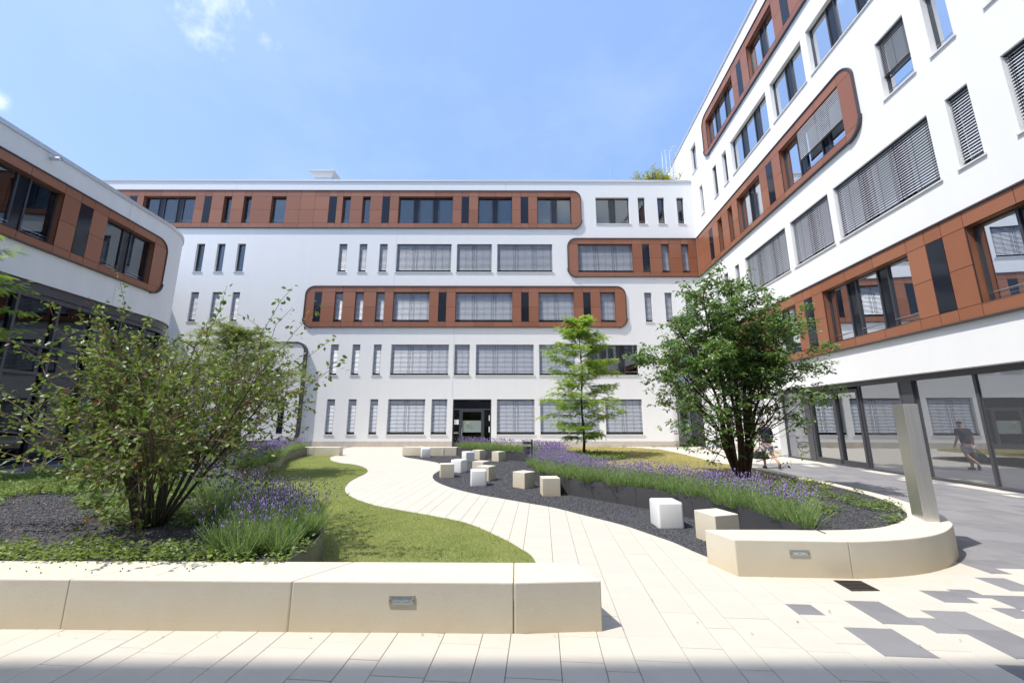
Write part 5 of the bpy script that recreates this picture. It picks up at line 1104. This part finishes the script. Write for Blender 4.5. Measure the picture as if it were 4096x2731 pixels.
# ---- feathery honey locusts
FR_V, FR_F = [(0, -.006, 0), (0, .006, 0), (1, 0, -.1)], [(0, 1, 2)]
for i in range(9):
    x = .08 + .10 * i
    for s in (-1, 1):
        w = .24 * math.sin(math.pi * (x * .8 + .15)) + .04; k = len(FR_V); FR_V += [(x, 0, -.1 * x), (x + .075, 0, -.1 * x), (x + .06, s * w, -.1 * x - .03)]; FR_F.append((k, k + 1, k + 2) if s > 0 else (k + 1, k, k + 2))
def locust(name, label, base, Ht, rad, n_br, seed, leafm, low=.12, spread=1.0, fr=1.0, lean=0.0, size=.21, tiers=True):
    rr = np.random.default_rng(seed); base = np.array(base, float); root = empty(name, label, 'tree', tuple(base))
    tr_ = [base + np.array([.03 * math.sin(i * 1.3) + lean * (i / 10) ** 1.5, .03 * math.cos(i * 1.7), Ht * i / 10]) for i in range(11)]
    m = MB(); m.tube(tr_, [.052 * Ht / 5.5 * (1 - .088 * i) + .006 for i in range(11)], 8); m.build('trunk', 'bark_pale', root, smooth=True)
    P, D, V = [], [], []; tw = MB()
    for b_ in range(n_br):
        t = low + (1 - low) * (b_ + rr.random() * .6) / n_br; nt_ = max(8, n_br // 5); t = min(.995, low + (1 - low) * (round((t - low) / (1 - low) * nt_) + rr.normal() * .16) / nt_) if tiers else t; t = max(low, t); q, _ = at(tr_, t); az = b_ * 2.4 + rr.random() * .6
        prof = rad * (math.sin(min(1, (t - low) / .22 + .45) * math.pi / 2)) * (1 - max(0, (t - .55) / .45) ** 1.4 * .72); L = prof * rr.uniform(.75, 1.1)
        d = np.array([math.cos(az), math.sin(az), .30 + .5 * t]); bp = branch(q, d, L, 5, .06, -.07, rr); tw.tube(bp, [.014, .011, .009, .007, .005, .003], 4, cap=False); vb = rr.random()
        for k in range(int(13 * fr)):
            q2, d2 = at(bp, .18 + .82 * (k + rr.random()) / (13 * fr)); side = np.cross(d2, [0, 0, 1]); sg_ = 1 if k % 2 else -1; sd = d2 * .7 + side * sg_ * .8 + rr.normal(size=3) * .15; sb = branch(q2, sd, L * rr.uniform(.16, .36), 3, .06, -.05, rr); tw.tube(sb, [.004, .003, .002, .0015], 3, cap=False)
            for l in range(10):
                q3, d3 = at(sb, rr.random()); P.append(q3 + rr.normal(size=3) * .02); D.append(d3 * .5 + rr.normal(size=3) * np.array([.6, .6, .15]) + np.array([0, 0, -.18])); V.append(vb * .6 + rr.random() * .4)
    tw.build('branches', 'bark_pale', root, kind='stuff'); P, D = np.array(P), np.array(D); Nn = np.array([0, 0, 1]) + rr.normal(size=(len(P), 3)) * .3
    soup('crown', FR_V, FR_F, P, basis(D, Nn, rr.uniform(size * .75, size * 1.25, len(P))), leafm, root, var=np.array(V))
locust('honey_locust_tree', 'young bright green feathery tree in the middle of the raised lawn', (2.86, 16.4, .36), 5.55, 1.58, 62, 21, 'leaf_locust', low=.12, fr=1.05, size=.23)
locust('honey_locust_tree', 'light green feathery tree whose branches enter at the left picture edge', (-14.75, 9.3, .36), 7.0, 1.9, 46, 5, 'leaf_locust', low=.35)
locust('fine_leaved_tree', 'pale fine-leaved small tree behind the big berry shrub', (-9.0, 12.9, .36), 4.25, 2.2, 60, 9, 'leaf_fine', low=.42, size=.16, fr=1.3, tiers=False)

# ---- shrub on the roof
rr = np.random.default_rng(2); rs_ = empty('roof_shrub', 'yellow-green shrub growing behind the roof edge of the far building', 'shrub', (11.1, 29.0, 19.5))
tw = MB(); P = []
for (cx, cz, rx) in ((10.8, 0, 0), (11.5, 0, 0), (12.25, 0, 0)):
    for k in range(26):
        q = branch((cx + rr.normal() * .12, 28.6, 19.85), (rr.normal() * .7, rr.normal() * .4, 1.0), rr.uniform(.9, 1.85 if cx < 11 else 1.55), 4, .1, .02, rr); tw.tube(q, [.014, .01, .008, .006, .004], 4, cap=False)
        for l in range(42): P.append(at(q, .2 + .8 * rr.random())[0] + rr.normal(size=3) * .10)
tw.build('stem', 'bark_pale', rs_, kind='stuff'); P = np.array(P); soup('foliage', *LEAF, P, basis(rdir(len(P)), rdir(len(P)), rr.uniform(.09, .16, len(P))), 'leaf_roof', rs_)

# ---- scatter helpers
def fill(poly, n, rr):
    A = np.array([p[:2] for p in poly]); lo, hi = A.min(0), A.max(0); out_ = []; c = 0
    while c < n:
        p = lo + rr.random((n * 3, 2)) * (hi - lo); p = p[inpoly(p[:, 0], p[:, 1], poly)]; out_.append(p); c += len(p)
        if len(p) == 0: break
    return np.concatenate(out_)[:n]
def seen(p, k=1.36): return p[np.abs(p[:, 0]) < p[:, 1] * k + .3]
_g = rng.random((64, 64))
def noise2(x, y, s):
    u, v = x * s + 100, y * s + 100; i, j = np.floor(u).astype(int), np.floor(v).astype(int); a, b = u - i, v - j; a, b = a * a * (3 - 2 * a), b * b * (3 - 2 * b); g = lambda p, q: _g[p % 64, q % 64]
    return (g(i, j) * (1 - a) + g(i + 1, j) * a) * (1 - b) + (g(i, j + 1) * (1 - a) + g(i + 1, j + 1) * a) * b
def dist_line(x, y, line):
    d = np.full(x.shape, 1e9)
    for (a, b) in zip(line[:-1], line[1:]):
        ax, ay, bx, by = a[0], a[1], b[0], b[1]; L = (bx - ax) ** 2 + (by - ay) ** 2 + 1e-9; t = np.clip(((x - ax) * (bx - ax) + (y - ay) * (by - ay)) / L, 0, 1); d = np.minimum(d, np.hypot(x - ax - t * (bx - ax), y - ay - t * (by - ay)))
    return d
def blades(name, label, pts, z, hmin, hmax, wd, m, varf, leanv=.6):
    n = len(pts); P = np.c_[pts, np.full(n, z)]; up = np.c_[rng.normal(size=(n, 2)) * leanv, np.ones(n)]; up /= np.linalg.norm(up, axis=1, keepdims=True)
    az = rng.random(n) * 6.28; side = np.c_[np.cos(az), np.sin(az), np.zeros(n)]; h = rng.uniform(hmin, hmax, n)[:, None]; M = np.stack([side * wd, np.cross(up, side) * wd, up * h], axis=2)
    o = soup(name, *BLADE3, P, M, m, None, var=varf); o['label'] = label; o['category'] = 'grass'; return o
# lawns
sp = seen(fill(LAWN_L, 190000, rng)); w = rng.random(len(sp)) < np.clip(7.5 / sp[:, 1], .25, 1); sp = sp[w]
blades('grass', 'short mown green grass of the left lawn beside the pale path', sp, .016, .018, .042, .006, 'grass', np.clip(noise2(sp[:, 0], sp[:, 1], 1.4) * .55 + noise2(sp[:, 0], sp[:, 1], 6) * .3 + rng.random(len(sp)) * .35 - .12, 0, 1))
sp = fill(BED_R, 110000, rng); dl = dist_line(sp[:, 0], sp[:, 1], WALL_R); tip = (sp[:, 1] < 9.3) ; circ = np.hypot(sp[:, 0] - 2.8, (sp[:, 1] - 16.0)) < 1.6; front = (sp[:, 0] < 1.3) & (sp[:, 1] > 12)
sp_l = sp[(dl > .95) & ~tip & ~circ]
blades('dry_grass', 'dry yellowish grass of the raised lawn around the feathery tree', sp_l, .37, .02, .05, .009, 'grass_dry', np.clip(noise2(sp_l[:, 0], sp_l[:, 1], .8) * .7 + rng.random(len(sp_l)) * .4, 0, 1))
tipm = [p for p in BED_R if p[1] < 9.8]
flat(tipm, .376, 'planting_bed', 'mulch', kind='structure')
flat([(2.8 + 1.6 * math.cos(t), 16.0 + 1.6 * math.sin(t)) for t in [2 * math.pi * i / 40 for i in range(40)]], .375, 'tree_pit', 'mulch', kind='structure')

# gravel stones
def stones(name, pts, z, smin, smax, label):
    n = len(pts); s = rng.uniform(smin, smax, n); Mr = basis(rdir(n), rdir(n), s); o = soup(name, *OCT, np.c_[pts, np.full(n, z) + s * .3], Mr, 'stone', None, var=rng.random(n) ** 3); o['label'] = label; o['category'] = 'gravel'; return o
sp = seen(fill(GRAVEL, 42000, rng)); sp = sp[rng.random(len(sp)) < np.clip(9 / sp[:, 1], .3, 1)]
stones('gravel_stones', sp, .013, .006, .013, 'dark basalt gravel between the path and the curved metal wall')
sp = seen(fill(BED_L, 60000, rng)); sp = sp[sp[:, 1] < 9]; stones('gravel_mulch', sp, .36, .006, .013, 'dark gravel mulch on the left planting bed')
sp = fill(tipm, 14000, rng); stones('gravel_mulch', sp, .377, .006, .013, 'dark gravel mulch at the tip of the right planting bed')

# ground cover
def cover(name, label, pts, z, hmax, size, m='leaf_cover', per=5):
    n = len(pts); P = np.repeat(np.c_[pts, np.full(n, z)], per, axis=0); P += np.c_[rng.normal(size=(n * per, 2)) * .03, rng.random(n * per) * hmax]; D = np.c_[rng.normal(size=(n * per, 2)), rng.random(n * per) * .5]; Nn = np.array([0, 0, 1]) + rng.normal(size=(n * per, 3)) * .4
    v = np.repeat(noise2(pts[:, 0], pts[:, 1], 2.0), per) * .7 + rng.random(n * per) * .4; o = soup(name, *LEAF, P, basis(D, Nn, rng.uniform(size * .6, size * 1.3, n * per)), m, None, var=np.clip(v, 0, 1)); o['label'] = label; o['category'] = 'ground cover'; return o
sp = seen(fill(BED_L, 34000, rng)); nz = noise2(sp[:, 0], sp[:, 1], .9) * .6 + noise2(sp[:, 0], sp[:, 1], 2.7) * .4
bare = np.exp(-(((sp[:, 0] + 6.8) / 1.0) ** 2 + ((sp[:, 1] - 5.9) / .8) ** 2)) * .35 + np.exp(-(((sp[:, 0] + 4.4) / 1.4) ** 2 + ((sp[:, 1] - 5.1) / .6) ** 2)) * .34
sp1 = sp[(nz - bare > np.where(sp[:, 1] > 6.3, .33, .40)) & (sp[:, 1] < 20)]; cover('ground_cover', 'patchy low green ground cover on the dark mulch of the left bed', sp1, .365, .10, .045)
sp = fill(tipm, 3600, rng); nz = noise2(sp[:, 0], sp[:, 1], 2.2); dl = dist_line(sp[:, 0], sp[:, 1], WALL_R); sp = sp[(nz > .36) & (dl > .9)]; cover('ground_cover', 'tufts of green ground cover at the tip of the right bed inside the curved bench', sp, .38, .09, .04)
sp = fill([(2.8 + 1.65 * math.cos(t), 16.0 + 1.65 * math.sin(t)) for t in [2 * math.pi * i / 40 for i in range(40)]], 1500, rng); cover('ground_cover', 'green ground cover ring around the trunk of the feathery tree', sp, .38, .14, .06)
sp = seen(fill(BED_L, 2600, rng)); sp = sp[(sp[:, 1] < 8)]; cover('leaf_litter', 'brown fallen leaves on the left planting bed', sp, .37, .015, .035, 'leaf_litter', 1)

# lavender
LS_V = [(-.5, 0, 0), (.5, 0, 0), (.25, 0, 1), (-.25, 0, 1)]; LS_F = [(0, 1, 2), (0, 2, 3)]
SPK = ([(0, 0, 0), (1, 0, .25), (-.5, .87, .25), (-.5, -.87, .25), (.75, 0, .7), (-.37, .65, .7), (-.37, -.65, .7), (0, 0, 1.05)], [(0, 2, 1), (0, 3, 2), (0, 1, 3), (1, 2, 5), (1, 5, 4), (2, 3, 6), (2, 6, 5), (3, 1, 4), (3, 4, 6), (4, 5, 7), (5, 6, 7), (6, 4, 7)])
def lavender(label, centers, z, h, stems, spread, fl=1.0, nfoli=60, fsize=1.0, lean=(0, 0)):
    """centers (n,2): plants. Grey-green leafy cushion, thin stalks, violet spikes"""
    root = empty('lavender_bed', label, 'lavender', (float(centers[0][0]), float(centers[0][1]), z)); n = len(centers); k = nfoli
    C = np.repeat(np.c_[centers, np.full(n, z)], k, axis=0); N_ = n * k
    off = np.clip(rng.normal(size=(N_, 2)), -1.8, 1.8) * spread * .35; dirs = np.c_[off / spread * 1.1 + rng.normal(size=(N_, 2)) * .18 + np.array(lean) * .4, np.ones(N_)]; hh = rng.uniform(.35, .78, N_) * h
    P0 = C + np.c_[off * .7, np.zeros(N_)]; L = dirs * hh[:, None]
    az = rng.random(N_) * 6.28; side = np.c_[np.cos(az), np.sin(az), np.zeros(N_)] * .008 * fsize; M = np.stack([side, np.cross(L, side), L], axis=2)
    soup('foliage', LS_V, LS_F, P0, M, 'lav_green', root, var=rng.random(N_))
    # leaflets sticking off
    P0_, L_, sd_ = np.repeat(P0, 3, 0), np.repeat(L, 3, 0), np.repeat(side, 3, 0); N3 = len(P0_)
    P1 = P0_ + L_ * rng.uniform(.2, 1, N3)[:, None]; soup('leaflets', *BLADE3, P1, np.stack([sd_ * .9, np.cross(L_, sd_), (rdir(N3) * .75 + np.array([0, 0, .55])) * .055 * fsize], axis=2), 'lav_green', root, var=rng.random(N3))
    k = stems; N_ = n * k; C = np.repeat(np.c_[centers, np.full(n, z)], k, axis=0); off = np.clip(rng.normal(size=(N_, 2)), -2, 2) * spread * .38; dirs = np.c_[off / spread * .85 + rng.normal(size=(N_, 2)) * .12 + np.array(lean), np.ones(N_)]
    dens = noise2(C[:, 0], C[:, 1], 1.7) * .8 + .35; kp = rng.random(N_) < dens; C, off, dirs = C[kp], off[kp], dirs[kp]; N_ = len(C)
    hh = rng.uniform(.70, 1.22, N_) * h; P0 = C + np.c_[off * .6, np.zeros(N_)]; L = dirs * hh[:, None]; az = rng.random(N_) * 6.28; side = np.c_[np.cos(az), np.sin(az), np.zeros(N_)] * .0035 * fsize
    soup('stalks', LS_V, LS_F, P0, np.stack([side, np.cross(L, side), L], axis=2), 'lav_green', root, var=.5 + .5 * rng.random(N_))
    P2 = P0 + L; U = dirs / np.linalg.norm(dirs, axis=1, keepdims=True); a = np.cross(U, side); a /= np.linalg.norm(a, axis=1, keepdims=True) + 1e-9; c = np.cross(a, U); wd = (rng.uniform(.006, .0105, N_) * fsize)[:, None]; ln = (rng.uniform(.03, .058, N_) * fsize)[:, None]
    soup('flowers', *SPK, P2, np.stack([a * wd, c * wd, U * ln], axis=2), 'lav_flower', root, var=rng.random(N_))
def along(line, inward, rows, step, t0=0, t1=1, jit=.08):
    P = resample(line, 400); d = np.r_[0, np.cumsum([math.dist(P[i], P[i + 1]) for i in range(399)])]; out_ = []
    for r in rows:
        s = d[-1] * t0
        while s < d[-1] * t1:
            i = int(np.searchsorted(d, s)); i = min(max(i, 1), 398); t = Vector(P[i + 1]) - Vector(P[i - 1]); t.normalize(); nrm = Vector((t.y, -t.x)) * inward; q = Vector(P[i]) + nrm * r; out_.append((q.x + rng.normal() * jit, q.y + rng.normal() * jit)); s += step
    return np.array(out_)
def rows_of(line, lo, hi, cond, rows, step, jit=.08):
    p = along(line, -1, rows, step, jit=jit); return p[[bool(cond(x, y)) for x, y in p]]
near = rows_of(WALL_R, 0, 1, lambda x, y: y < 13.2 and y > 5.35 and x < 4.0 + (y - 5.5) * .52, (.10, .34, .60, .86, 1.1), .24)
lavender('violet lavender hedge along the curved metal wall from the litter bin to the bench tip', near, .37, .37, 28, .20, nfoli=115)
mid = rows_of(WALL_R, 0, 1, lambda x, y: y >= 13.2, (.12, .40, .70), .30); mid = mid[mid[:, 1] < 22]
lavender('far lavender row in front of the glass door and behind the litter bin', mid, .38, .42, 26, .22, nfoli=60, fsize=1.5)
l1 = rows_of(WALL_L, 0, 1, lambda x, y: y < 6.6 and x > -4, (.26, .46, .66, .88), .21); l1 = l1[l1[:, 1] > 4.55]
lavender('lavender clump leaning over the metal wall beside the front left bench', l1, .36, .40, 17, .16, nfoli=170, lean=(.02, .02))
l2 = rows_of(WALL_L, 0, 1, lambda x, y: 6.6 <= y < 12, (.2, .5, .8), .28)
lavender('lavender drift behind the stems of the berry shrub', l2, .36, .34, 16, .2, nfoli=70, fsize=1.15)
l3 = rows_of(WALL_L, 0, 1, lambda x, y: y >= 12, (.15, .5, .9), .30)
lavender('lavender row along the far left metal wall up to the low bench', l3, .37, .42, 24, .22, nfoli=55, fsize=1.5)
# low leafy weeds at the foot of the bench and small berries fallen on top of it
n = 34; bx = rng.uniform(-5.2, -2.6, n); by = rng.uniform(3.93, 4.33, n); o = soup('fallen_berries', *OCT, np.c_[bx, by, np.full(n, .406)], np.tile(np.eye(3) * .008, (n, 1, 1)), 'berry'); o['label'] = 'dark fallen berries scattered on the top of the front left bench'; o['category'] = 'berries'
n = 26; bx = np.r_[rng.uniform(-4, .6, 8), rng.uniform(.8, 6, 18)]; by = np.r_[rng.uniform(3.74, 3.8, 8), rng.uniform(3.5, 4.5, 18)]; o = soup('dry_leaves', *LEAF, np.c_[bx, by, np.full(n, .012)], basis(rdir(n) * [1, 1, .1], np.array([0, 0, 1]) + rdir(n) * .3, rng.uniform(.015, .035, n)), 'leaf_litter'); o['label'] = 'tiny dry leaves blown onto the pale front paving'; o['category'] = 'fallen leaves'
for o in list(bpy.data.objects):
    if '_o' in o.keys(): del o['_o']
